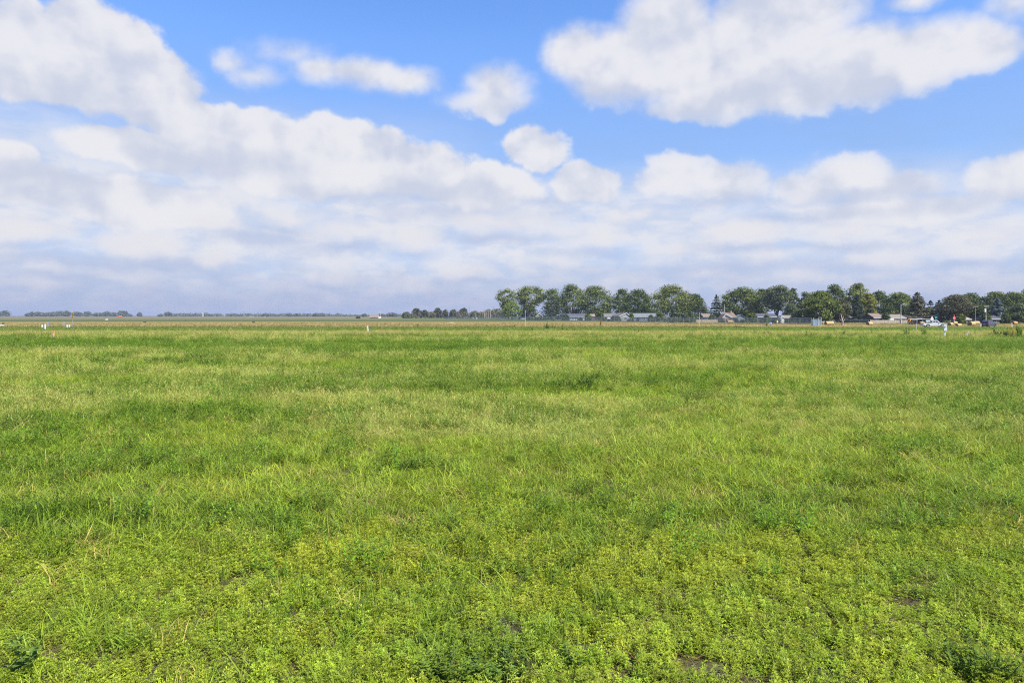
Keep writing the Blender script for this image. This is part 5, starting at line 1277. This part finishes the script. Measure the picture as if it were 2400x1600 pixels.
for s in (-1, 1):
    side_pane(t, 'side_window', [(-.42, 1.25), (-.36, 1.70), (.08, 1.72), (.08, 1.25)], .92, .18, 1.13, 1.88, GLASS, s); side_pane(t, 'side_window', [(.18, 1.25), (.18, 1.72), (.62, 1.72), (1.02, 1.25)], .92, .18, 1.13, 1.88, GLASS, s)
    wheel(t, 1.85, s * .82, .40, .26, s); wheel(t, -1.72, s * .82, .40, .26, s)
    MB().box((1.05, s * 1.05, 1.22), (.14, .2, .18)).build('mirror', BLACK, t); MB().box((2.80, s * .72, .80), (.1, .34, .2)).build('headlight', HEAD, t); MB().box((-2.855, s * .86, .95), (.05, .16, .34)).build('tail_light', TAIL, t)
    MB().box((.15, s * .952, .98), (.16, .03, .04)).build('door_handle', BLACK, t); MB().box((-1.65, s * .90, 1.145), (2.3, .06, .05)).build('bed_rail', BLACK, t)
MB().prism([(1.33, 1.22), (.80, 1.76), (.815, 1.785), (1.36, 1.23)], -.74, .74, 'y').build('windscreen', GLASS, t); MB().prism([(-.625, 1.22), (-.535, 1.72), (-.56, 1.72), (-.65, 1.22)], -.66, .66, 'y').build('rear_window', GLASS, t)
MB().box((-2.9, 0, .52), (.16, 1.8, .18)).build('rear_bumper', STEEL, t); MB().box((2.88, 0, .52), (.16, 1.84, .22)).build('front_bumper', STEEL, t); MB().box((-2.865, 0, .86), (.03, 1.5, .44)).build('tailgate', CARW, t); MB().box((2.855, 0, .80), (.05, 1.0, .22)).build('grille', BLACK, t)
# dark people carrier, rear three-quarter view
Y = 182; t = thing('parked_car', 'dark navy family car seen from behind, red tail-lamp, on the road at the right', 'car', (at(2324, Y), Y + 1.2, .03), R(34), 'vehicles on the road')
lo = [(-2.45, .50), (-2.48, .95), (2.25, .98), (2.50, .80), (2.52, .48), (2.30, .30)] + arch(1.55, .44)[::-1] + [(1.0, .28), (-.95, .28)] + arch(-1.48, .44)[::-1] + [(-2.2, .32)]
shell(t, 'body', lo, .98, CARB, bev=0)
shell(t, 'cabin', [(-2.47, .955), (-2.30, 1.70), (-2.05, 1.80), (.35, 1.80), (.65, 1.74), (1.60, .97)], .96, CARB, .20, .955)
for s in (-1, 1):
    for a, b in ((-2.12, -1.25), (-1.15, -.20), (-.10, .75)):
        side_pane(t, 'side_window', [(a, 1.08), (a + .06, 1.62), (b - (.18 if b > .5 else .03), 1.62), (b + (.22 if b > .5 else 0), 1.08)], .96, .20, .955, 1.80, GLASS, s)
    wheel(t, 1.55, s * .86, .35, .24, s); wheel(t, -1.48, s * .86, .35, .24, s)
    side_pane(t, 'chrome_trim', [(-2.15, 1.02), (-2.15, 1.06), (1.0, 1.06), (1.0, 1.02)], .96, .20, .955, 1.80, STEEL, s)
    MB().box((-2.44, s * .84, 1.12), (.10, .22, .46)).build('tail_light', TAIL, t); MB().box((2.44, s * .72, .74), (.12, .34, .16)).build('headlight', HEAD, t); MB().box((.95, s * 1.06, 1.08), (.12, .18, .14)).build('mirror', CARB, t)
MB().prism([(-2.475, 1.08), (-2.36, 1.60), (-2.385, 1.61), (-2.50, 1.09)], -.66, .66, 'y').build('rear_window', GLASS, t); MB().prism([(1.50, 1.08), (.72, 1.70), (.735, 1.72), (1.53, 1.09)], -.72, .72, 'y').build('windscreen', GLASS, t)
MB().box((-2.50, 0, .50), (.14, 1.9, .24)).build('rear_bumper', BLACK, t); MB().box((-2.495, 0, .78), (.03, .52, .13)).build('number_plate', WHITE, t); MB().box((-.6, .62, 1.83), (2.0, .04, .05)).build('roof_rail', STEEL, t); MB().box((-.6, -.62, 1.83), (2.0, .04, .05)).build('roof_rail', STEEL, t)
# white car half hidden behind the wire fence
def far_car(label, px, Y, mat, L_=4.4, rz=0.0, grp='cars parked by the houses'):
    t = thing('parked_car', label, 'car', (at(px, Y), Y, 0), rz, grp)
    h = L_ / 2
    shell(t, 'body', [(-h, .45), (-h + .02, .88), (h - .1, .85), (h, .5), (h - .2, .28)] + [(p[0], p[1] - .05) for p in arch(h * .62, .38)[::-1]] + [(p[0], p[1] - .05) for p in arch(-h * .62, .38)[::-1]] + [(-h + .2, .28)], .86, mat, bev=0)
    shell(t, 'cabin', [(-h * .75, .87), (-h * .5, 1.40), (h * .15, 1.42), (h * .5, .87)], .82, mat, .16, .87)
    for s in (-1, 1):
        side_pane(t, 'side_window', [(-h * .62, .95), (-h * .45, 1.32), (h * .12, 1.33), (h * .38, .95)], .82, .16, .87, 1.42, GLASS, s); wheel(t, h * .62, s * .76, .32, .2, s); wheel(t, -h * .62, s * .76, .32, .2, s)
    return t
far_car('white car parked in front of the pale blue-grey house', 1344, 408, CARW); far_car('silver-blue car behind the low tan board fence', 1648, 320, plain('silver_paint', (.38, .42, .48), .3, .3), rz=R(5)); far_car('white car glimpsed left of the tall yellow-green tree', 1227, 520, CARW, rz=R(-5))
# white van / tank shapes by the gabled house
Y = 390; t = thing('propane_tank', 'white rounded tank end standing left of the white-trimmed gable', 'tank', (at(1423, Y), Y - 6, 0), R(72))
m = MB(); m.tube([(-1.6, 0, 1.15), (-1.45, 0, 1.15), (-1.15, 0, 1.15), (1.15, 0, 1.15), (1.45, 0, 1.15), (1.6, 0, 1.15)], [.25, .7, .98, .98, .7, .25], 18); m.build('tank_body', WHITE, t, smooth=True)
for s in (-1, 1): MB().box((s * .8, 0, .12), (.25, 1.1, .28)).build('leg', DARKM, t)
MB().tube([(0, 0, 2.1), (0, 0, 2.35)], .12, 8).build('valve_cap', WHITE, t)
# boat-like white trailer behind board fence
Y = 262; t = thing('covered_trailer', 'white covered trailer showing over the board fence', 'trailer', (at(2085, Y), Y, 0), 0)
MB().prism([(-1.3, .6), (-1.35, 1.7), (-1.0, 2.0), (1.1, 2.0), (1.3, 1.6), (1.25, .6)], -.9, .9, 'y').build('body', WHITE, t, bevel=.05)
wheel(t, -.4, -.85, .3, .18, -1); wheel(t, -.4, .85, .3, .18, 1); MB().box((1.7, 0, .55), (1.0, .1, .1)).build('drawbar', DARKM, t)

# yellow-orange loader
Y = 236; t = thing('skid_loader', 'yellow-orange loader with a bent lift arm beside the end of the board fence', 'loader', (at(2135, Y), Y, 0), R(0)); LO = plain('loader_yellow', (.80, .36, .04), .45, var=.12)
MB().prism([(-.9, .35), (-.95, 1.0), (-.3, 1.15), (.8, 1.05), (.9, .4)], -.5, .5, 'y').build('body', LO, t, bevel=.03)
cb = MB().box((-.25, 0, 1.5), (.9, .85, .75), 0, .88).build('cab', DARKM, t); MB().box((-.25, -.44, 1.5), (.62, .02, .5)).build('pane', GLASS, cb)
for s in (-1, 1):
    a = MB(); a.prism([(-.85, 1.05), (-.6, 1.95), (.35, 1.98), (1.15, 1.25), (.95, .95), (.55, 1.3), (.25, 1.72), (-.45, 1.70), (-.65, 1.0)], s * .62 - .07, s * .62 + .07, 'y'); a.build('lift_arm', LO, t)
    for x in (-.55, .55): wheel(t, x, s * .62, .38, .26, s)
MB().prism([(.95, .25), (1.0, 1.0), (1.1, 1.0), (1.12, .35), (1.6, .22), (1.6, .16), (1.0, .16)], -.8, .8, 'y').build('bucket', LO, t); MB().box((-.97, 0, .8), (.1, .8, .5)).build('engine_cover', WHITE, t)
# carport
Y = 232; t = thing('carport', 'low carport with a pale blue metal frame and beige cover behind the white pickup', 'carport', (at(2166, Y), Y, 0), 0); FRM = plain('carport_blue', (.46, .55, .66), .4)
MB().prism([(-2.5, 1.75), (-2.1, 2.02), (2.0, 2.02), (2.5, 1.70), (2.5, 1.62), (2.0, 1.94), (-2.1, 1.94), (-2.5, 1.67)], -.1, 5.0, 'y').build('roof_cover', plain('beige_cover', (.50, .46, .38), .7), t)
fm = MB()
for y in (0, 2.4, 4.9): 
    for x in (-2.46, 2.46): MB().tube([(x, y, 0), (x, y, 1.68)], .06, 6).build('post', FRM, t)
MB().tube([(-2.5, -.06, 1.7), (-2.1, -.06, 1.98), (-.9, -.06, 2.0)], .07, 6).build('front_rail', FRM, t)
MB().box((0, 4.95, .8), (4.8, .05, 1.5)).build('back_wall', plain('carport_dark', (.06, .085, .12), .6), t); MB().box((1.5, -.02, 1.30), (1.9, .05, .55)).build('side_panel', plain('panel_bluegreen', (.36, .48, .50), .5), t)
# corrugated metal shed
Y = 206; t = thing('metal_shed', 'pale blue corrugated metal shed with thin white corner poles', 'shed', (at(1912.5, Y), Y, 0), R(0)); CORR = ribbed('corrugated', (.42, .52, .56), 'x', 30, .4, .25, .4, .3)
h = zz(748.2, Y); m = MB(); n = 22; W_ = 2.2; prof = []
for k in range(n * 2 + 1): prof.append((-W_ / 2 + W_ * k / (n * 2), -.9 + (.03 if k % 2 else -.03)))
prof += [(W_ / 2, .9), (-W_ / 2, .9)]; m.prism(prof, .05, h, 'z'); m.build('wall', CORR, t)
MB().prism([(-W_ / 2 - .05, h + .005), (W_ / 2 + .05, h + .005), (W_ / 2 + .05, h + .06), (-W_ / 2 - .05, h + .10)], -.98, .98, 'y').build('roof', STEEL, t)
for x, hh in ((-1.16, .55), (.25, .42), (1.16, .6)): MB().tube([(x, -1.0, 0), (x, -1.0, h + hh)], .05, 6).build('pole', WHITE, t)
MB().box((.7, -1.0, h + .56), (.9, .06, .06)).build('crossbar', WHITE, t)
# bits along the fence
Y = 225; t = thing('plastic_barrel', 'leaning blue and white plastic barrel at the foot of the wire fence', 'barrel', (at(1805.5, Y), Y, 0), 0)
o = MB().tube([(-.06, 0, 0), (-.02, 0, .18), (.1, 0, .45), (.2, 0, .72), (.24, 0, .9)], [.24, .29, .3, .29, .22], 12).build('drum', plain('drum_blue', (.10, .30, .52), .4), t, smooth=True); MB().tube([(-.28, -.05, 0), (-.12, -.05, .85)], [.12, .12], 8).build('side_jug', WHITE, t)
Y = 224; t = thing('marker_lamp_post', 'short post with a round yellow top in front of the wire fence', 'post', (at(1821.5, Y), Y, 0)); hh = zz(752.0, Y)
MB().tube([(0, 0, 0), (0, 0, hh - .5)], .10, 8).build('post', plain('post_tan', (.50, .40, .34), .7), t); MB().tube([(0, 0, hh - .55), (0, 0, hh - .45), (0, 0, hh - .15), (0, 0, hh)], [.15, .27, .27, .12], 10).build('cap', plain('cap_yellow', (.80, .58, .20), .5), t)
Y = 1150; t = thing('orange_machine', 'small orange farm machine on the far left horizon', 'farm machine', (at(281, Y), Y, 0))
MB().prism([(-3.4, .6), (-3.2, 1.9), (-1.0, 2.6), (2.0, 2.7), (3.4, 1.6), (3.4, .6)], -1.2, 1.2, 'y').build('body', ORANGE, t, bevel=.1)
for x in (-2.0, 2.0):
    for s in (-1, 1): wheel(t, x, s * 1.3, .75, .5, s)
tag(MB().box((at(250, 480), 480, .3), (1.6, .9, .6)).box((at(250, 480) + .2, 480, .7), (.8, .7, .25)).build('stock_tank', WHITE), 'small white stock tank on the plain left of the orange machine', 'tank')
tag(MB().box((at(1059, 265), 265, .25), (2.0, .7, .4)).box((at(1059, 265), 265, .48), (1.5, .5, .1)).build('water_trough', WHITE), 'small white trough in the tan grass below the scrubby tree row', 'trough')
tag(MB().box((at(1117, 640), 640, .7), (1.4, 1.0, 1.4)).box((at(1109, 640), 640, .5), (.8, .8, 1.0)).build('white_cabinet', WHITE), 'small white utility cabinet left of the four pale posts', 'cabinet')
tag(MB().box((at(1, gy(766)), gy(766), .25), (1.6, 1.0, .5)).box((at(1, gy(766)) + .3, gy(766), .55), (.7, .8, .2)).build('white_crate', WHITE), 'low white crate at the left edge of the field', 'crate')
# dead trunk
Y = 214; t = thing('dead_tree', 'pale dead tree trunk with broken limbs beside the long tan bale', 'dead tree', (at(1974, Y), Y, 0)); hh = zz(734, Y)
m = MB(); m.tube([(0, 0, 0), (.1, 0, .8), (-.05, 0, 1.8), (-.25, .1, 2.8), (-.45, 0, hh)], [.42, .30, .26, .16, .05], 9); m.build('trunk', BARK_PALE, t)
m = MB()
for q in [((.0, 0, 1.6), (.35, .1, 2.6), (.45, 0, 3.3)), ((-.15, 0, 2.2), (-.1, .2, 3.1), (.1, .1, 3.7)), ((0, 0, 1.1), (.6, -.1, 1.7), (.9, 0, 2.3)), ((-.05, 0, 1.3), (-.7, 0, 1.9), (-.9, 0, 2.5))]: m.tube(q, [.13, .09, .03], 6)
m.build('limb', BARK_PALE, t)
V, Fc, var = blade_tuft(46, .5, .3, .95, .06, .7, 888); mesh_np('dry_growth', V, Fc, TONES['dry'], var, parent=t)
#OBJ_END

HAZE = 0.00013
# ------------------------------------------------------------------ single weeds that stand out
WM = {'green': leaf_mat('weed_green', (.060, .115, .018), (.150, .235, .035), 3.0), 'dark': leaf_mat('weed_dark', (.070, .125, .012), (.160, .235, .028), 3.0),
      'brown': leaf_mat('weed_brown', (.12, .095, .05), (.25, .20, .10), 3.0), 'gold': leaf_mat('weed_gold', (.30, .20, .03), (.50, .33, .05), 3.0)}
STEM = plain('weed_stem', (.12, .14, .05), .8, spec=.1)
_wp = {}
def weed(kind, tone, label, px, base, top, wide=1.0, group=None, cat='weed', name='weed_plant', Y=None):
    Y = Y or gy(base); h = max(.2, zz(top, Y)); key = (kind, tone); first = key not in _wp
    loc = (at(px, Y), Y, 0); k = h
    if first:
        spec = {'bush': (9, .22, 1.0, .17, 26, .55), 'spike': (2, .05, 1.0, .16, 40, .5), 'clump': (30, .55, 1.0, .24, 22, .42), 'broad': (5, .16, 1.0, .28, 16, .65)}[kind]
        V, Fc, var, SV = upright_weed(spec[0], spec[1], spec[2], spec[3], 40 + len(_wp), spec[4], spec[5])
        t = thing(name, label, cat, loc, 0, group); SV.build('stem', STEM, t); mesh_np('foliage', V, Fc, WM[tone], var, parent=t); _wp[key] = t
        t.scale = (k * wide, k * wide, k)
    else:
        t = copy_thing(_wp[key], loc, random.Random(int(px * 7)).uniform(0, 6), (k * wide, k * wide, k), None); t.name = name
        if 'group' in t and not group: del t['group']
        tag(t, label, cat, group)
    return t
random.seed(3)
GR = 'leafy weeds in the row before the road and fence'
for kind, tone, px, b, tp, w, lab in [
    ('broad', 'green', 1247, 776, 766, 1.0, 'small leafy weed left of the tall sapling group'), ('broad', 'green', 1279, 773, 753, .55, 'tall leafy sapling, leftmost of the group on the dry mound'),
    ('broad', 'green', 1285, 773, 756, .55, 'leafy sapling second from the left on the dry mound'), ('spike', 'dark', 1293, 770, 751, .7, 'dark upright sapling third from the left on the dry mound'),
    ('spike', 'dark', 1300, 770, 752, .7, 'dark upright sapling, rightmost of the four on the dry mound'), ('spike', 'dark', 1319, 777, 751, .9, 'tall thin dark sapling standing alone right of the dry mound'),
    ('bush', 'green', 1326, 777, 768, 1.2, 'low green bush at the foot of the tall thin dark sapling'), ('bush', 'green', 1346, 777, 769, .9, 'small green weed right of the tall thin dark sapling'),
    ('spike', 'dark', 1382, 781, 774, 1.3, 'short dark weed, left one of a pair below the white tank'), ('spike', 'dark', 1393, 780, 770, 1.2, 'taller dark weed, right one of a pair below the white tank'),
    ('bush', 'green', 1418, 780, 773, .9, 'pale green weed below the grey gabled house, the left one'), ('spike', 'dark', 1431, 780, 770, 1.2, 'slanting dark weed below the grey gabled house'),
    ('broad', 'dark', 1487, 780, 768, .7, 'dark leafy weed, left end of the clump below the long blue-grey house'), ('bush', 'dark', 1496, 780, 769, .9, 'dark leafy weed in the middle of the clump below the long blue-grey house'), ('broad', 'dark', 1507, 780, 768.5, .7, 'dark leafy weed, right end of the clump below the long blue-grey house'),
    ('bush', 'green', 1524, 781, 775, 1.0, 'low green weed right of the clump below the long blue-grey house'), ('bush', 'dark', 1565, 783, 776, .9, 'round dark weed below the huge light green tree'), ('spike', 'dark', 1597, 782, 770.5, 1.2, 'upright dark weed below the grey-green spruce'),
    ('bush', 'green', 1660, 782, 775, 1.0, 'pale weed right of the thin pale pole'), ('bush', 'dark', 1677, 783, 773, .9, 'dark weed below the slim dark spruce, left one'), ('spike', 'dark', 1691, 783, 772, 1.4, 'dark weed below the slim dark spruce, right one'), ('bush', 'dark', 1704, 783, 775, .9, 'dark weed below the white-gabled house'),
    ('bush', 'green', 1729, 783, 776, .9, 'small weed below the little blue-grey gabled shed'), ('spike', 'dark', 1745, 783, 770.5, 1.1, 'pointed dark weed right of the small weed below the blue-grey shed'), ('bush', 'dark', 1771, 783, 775, 1.0, 'dark weed left of the wide green weed bush'),
    ('bush', 'green', 1790, 785, 775, 1.3, 'wide green weed bush below the fan-limbed tree, left part'), ('bush', 'dark', 1802, 785, 773.5, 1.1, 'wide green weed bush below the fan-limbed tree, right part'), ('bush', 'brown', 1726, 770, 761, .9, 'brown dry weed in the tan grass below the blue-grey shed'),
    ('bush', 'green', 1796, 766, 749.5, .5, 'leafy sapling with reddish top at the wire fence by the barrel'), ('bush', 'gold', 1407, 765, 738.5, .32, 'yellow sapling standing before the white tank'),
    ('spike', 'dark', 1888, 788, 767.5, 1.0, 'tall pointed dark weed left of the corrugated shed'), ('spike', 'dark', 1900, 786, 773, 1.2, 'second pointed dark weed left of the corrugated shed'), ('spike', 'dark', 1915, 787, 777, 1.3, 'short pointed weed below the corrugated shed'),
    ('bush', 'dark', 1940, 789, 779, .9, 'round dark weed below the long tan bale'), ('broad', 'green', 1958, 786, 775, .7, 'green leafy weed left of the dead tree'), ('bush', 'dark', 1976, 788, 771, .9, 'bushy dark weed below the dead tree'), ('bush', 'green', 2006, 786, 777, 1.0, 'pale weed right of the dead tree'),
    ('spike', 'dark', 2042, 785, 764, .7, 'very thin tall weed below the tan bale at the board fence'), ('bush', 'green', 2105, 787, 777, 1.1, 'low weed left of the wide weed bush under the lamp pole'), ('bush', 'green', 2127, 788, 763, 1.0, 'wide green weed bush under the lamp pole and loader'),
    ('broad', 'green', 2165, 790, 767, 1.1, 'bright leafy weed bush below the carport'), ('bush', 'dark', 2188, 792, 782, 1.2, 'low very dark weed left of the meter pedestal'), ('bush', 'green', 2236, 790, 780, 1.0, 'low green weed right of the meter pedestal'),
    ('spike', 'dark', 2283, 786, 766.5, .9, 'leaning dark weed right of the twin white stakes'), ('bush', 'green', 2258, 788, 776, .8, 'green weed left of the twin white stakes'), ('broad', 'dark', 2306, 786, 775, .9, 'dark leafy weed left of the orange pipe'), ('bush', 'dark', 2318, 789, 776, .9, 'dark weed behind the upper end of the orange pipe'),
    ('broad', 'green', 2338, 790, 764, 1.2, 'tall leafy weed behind the middle of the orange pipe'), ('bush', 'green', 2354, 791, 766, 1.2, 'green weed bush right of the orange pipe'), ('bush', 'gold', 2373, 793, 763, .8, 'golden-orange weed bush near the right edge'),
    ('bush', 'dark', 2393, 792, 754, .9, 'tall dark green weed bush at the right edge'), ('broad', 'green', 2386, 793, 778, 1.1, 'low green weeds at the foot of the golden-orange bush'),
    ('bush', 'dark', 434, 752, 748.2, 1.0, 'dark bush on the plain below the pale grain bin'), ('bush', 'dark', 722, 767, 761.5, .9, 'small bush left one of two in the tan strip, left of the leaning marker'), ('bush', 'green', 731, 767, 760.5, 1.0, 'small bush right one of two in the tan strip, left of the leaning marker'),
    ('bush', 'dark', 810, 767, 760, 1.0, 'dark bush in the tan strip just left of the leaning marker post'), ('spike', 'dark', 824, 767, 759.5, 1.2, 'upright bush in the tan strip beside the leaning marker post'), ('bush', 'dark', 979, 767, 757, .9, 'dark tall bush in the tan strip below the scrubby row'), ('bush', 'dark', 1078, 767, 761, 1.0, 'dark low bush in the tan strip below the thin power pole'),
    ('bush', 'dark', 818, 781, 776, 1.3, 'low dark weed right at the foot of the leaning marker post'), ('bush', 'dark', 965, 779, 774.5, 1.3, 'low dark weed on the green strip, left of centre'), ('bush', 'dark', 1140, 767, 758.5, .8, 'upright dark bush in the tan strip below the four pale posts'), ('bush', 'dark', 1161, 767, 759, .8, 'dark bush in the tan strip right of the four pale posts'), ('bush', 'dark', 1205, 767, 758, .7, 'dark bush in the tan strip below the bright yellow-green tree')]:
    weed(kind, tone, lab, px, b, tp, w, GR if px > 1230 else 'bushes on the far strips')
GD = 'dark weed clumps standing out in the mid field'
for i, (kind, px, b, h, w, lab) in enumerate([
    ('clump', 235, 858, .55, 1.5, 'wide low dark clump, leftmost of the mid-field line'), ('clump', 268, 846, .6, 1.2, 'dark clump just right of the leftmost mid-field one'), ('clump', 311, 842, .6, 1.0, 'small pointed dark clump, third in the left mid-field line'), ('clump', 380, 853, .55, 1.3, 'dark clump under the gap of the left mid-field line'),
    ('clump', 428, 858, .6, 1.3, 'dark clump left of the tallest one in the left mid-field line'), ('clump', 462, 848, .75, 1.3, 'tallest dark clump of the left mid-field line'), ('clump', 492, 862, .6, 1.5, 'wide dark clump at the right of the tallest left one'), ('clump', 603, 851, .55, 1.6, 'dark clump standing alone right of the left mid-field line'),
    ('spike', 173, 888, .7, 1.2, 'thin dark weed standing alone at the left of the mid field'), ('clump', 205, 938, .42, 1.1, 'dark weed clump at the left below the thin lone weed'), ('spike', 212, 942, .7, 1.2, 'upright dark weed beside the lower left clump'), ('clump', 733, 826, .6, 1.6, 'dark clump on the far bright green strip left of centre'),
    ('spike', 1082, 832, .8, 1.4, 'small dark upright weed on the far bright green strip at centre'), ('clump', 920, 862, .5, 1.8, 'wide faint clump left of centre in the mid field'), ('clump', 985, 862, .5, 1.6, 'faint clump nearest the picture middle in the mid field'), ('clump', 1165, 897, .5, 1.7, 'soft dark clump just left of the big middle clump'),
    ('clump', 1352, 915, .7, 1.7, 'largest dark clump right of the middle of the field'), ('clump', 1385, 900, .65, 1.1, 'upright dark clump at the right side of the largest one'), ('clump', 928, 962, .36, 1.5, 'dark weed clump below the wide faint clump'), ('spike', 1050, 940, .75, 1.3, 'lone upright weed below the middle of the field'),
    ('spike', 1652, 858, .8, 1.2, 'thin dark weed left of the leaning one on the right'), ('spike', 1712, 858, .85, 1.5, 'leaning dark weed standing out on the right'), ('clump', 1925, 822, .55, 1.4, 'dark clump on the far strip below the corrugated shed'), ('clump', 1840, 824, .5, 1.6, 'low dark clump left of the one below the corrugated shed'),
    ('clump', 2296, 912, .6, 1.3, 'dark clump at the right side of the mid field'), ('spike', 2262, 850, .6, 1.3, 'upright weed at the right, above the right-side clump'), ('clump', 2050, 905, .5, 1.6, 'soft clump between the leaning weed and the right-side clump'), ('clump', 1462, 818, .5, 1.6, 'low clump on the far strip right of the picture middle'),
    ('clump', 25, 1010, .42, 1.4, 'dark clump at the left edge of the mid field'), ('spike', 1610, 960, .75, 1.2, 'upright weed below the thin one on the right'), ('clump', 960, 1110, .3, 1.2, 'dark shadowy clump below the centre of the field')]):
    Y = gy(b); weed(kind, 'dark' if i % 3 else 'green', lab, px, b, HZ + (CAM_H - h) * F / Y, w * .8, GD)
# foreground plants that can be told apart
FG = 'single tall plants in the foreground'
for kind, tone, px, b, h, w, lab in [('broad', 'green', 60, 1590, .42, .8, 'broad-leaved grass plant with a pale seed head at the bottom left corner'), ('clump', 'dark', 2300, 1590, .34, .9, 'dark green weed at the bottom right corner'),
    ('clump', 'dark', 1060, 1600, .26, 1.2, 'dark green feathery weed at the bottom, left of centre'), ('clump', 'green', 1170, 1590, .24, 1.2, 'mid-green feathery weed at the bottom centre'), ('broad', 'green', 1345, 1575, .26, 1.0, 'spreading long-leaved plant at the bottom, right of centre'), ('spike', 'green', 300, 1120, .5, 1.2, 'pale upright herb with whorled leaves at left')]:
    Y = gy(b); weed(kind, tone, lab, px, b, HZ + (CAM_H - h) * F / Y, w, FG)

# ------------------------------------------------------------------ the air: pale haze that lets far things fade
m, nt = new_mat('haze_air'); o = N(nt, 'ShaderNodeOutputMaterial'); pv = N(nt, 'ShaderNodeVolumePrincipled')
pv.inputs['Color'].default_value = (0.62, 0.70, 0.90, 1); pv.inputs['Density'].default_value = HAZE; pv.inputs['Anisotropy'].default_value = 0.25
pv.inputs['Density Attribute'].default_value = ''; pv.inputs['Color Attribute'].default_value = ''; pv.inputs['Temperature Attribute'].default_value = ''
L(nt, pv.outputs[0], o.inputs['Volume'])
hb = MB().box((0, 1500, 14.5), (18600, 21600, 31)).build('haze', m)
tag(hb, 'thin summer haze lying over the whole plain', 'haze', kind='stuff')

# ------------------------------------------------------------------ render settings
cy = sc.cycles
cy.max_bounces = 6; cy.diffuse_bounces = 3; cy.glossy_bounces = 2; cy.transmission_bounces = 3; cy.transparent_max_bounces = 8; cy.volume_bounces = 0
cy.use_denoising = False; cy.filter_width = 1.15
for lab, ob in LABELS.items():
    if len(ob) > 1: print('SAME LABEL', lab, ob)
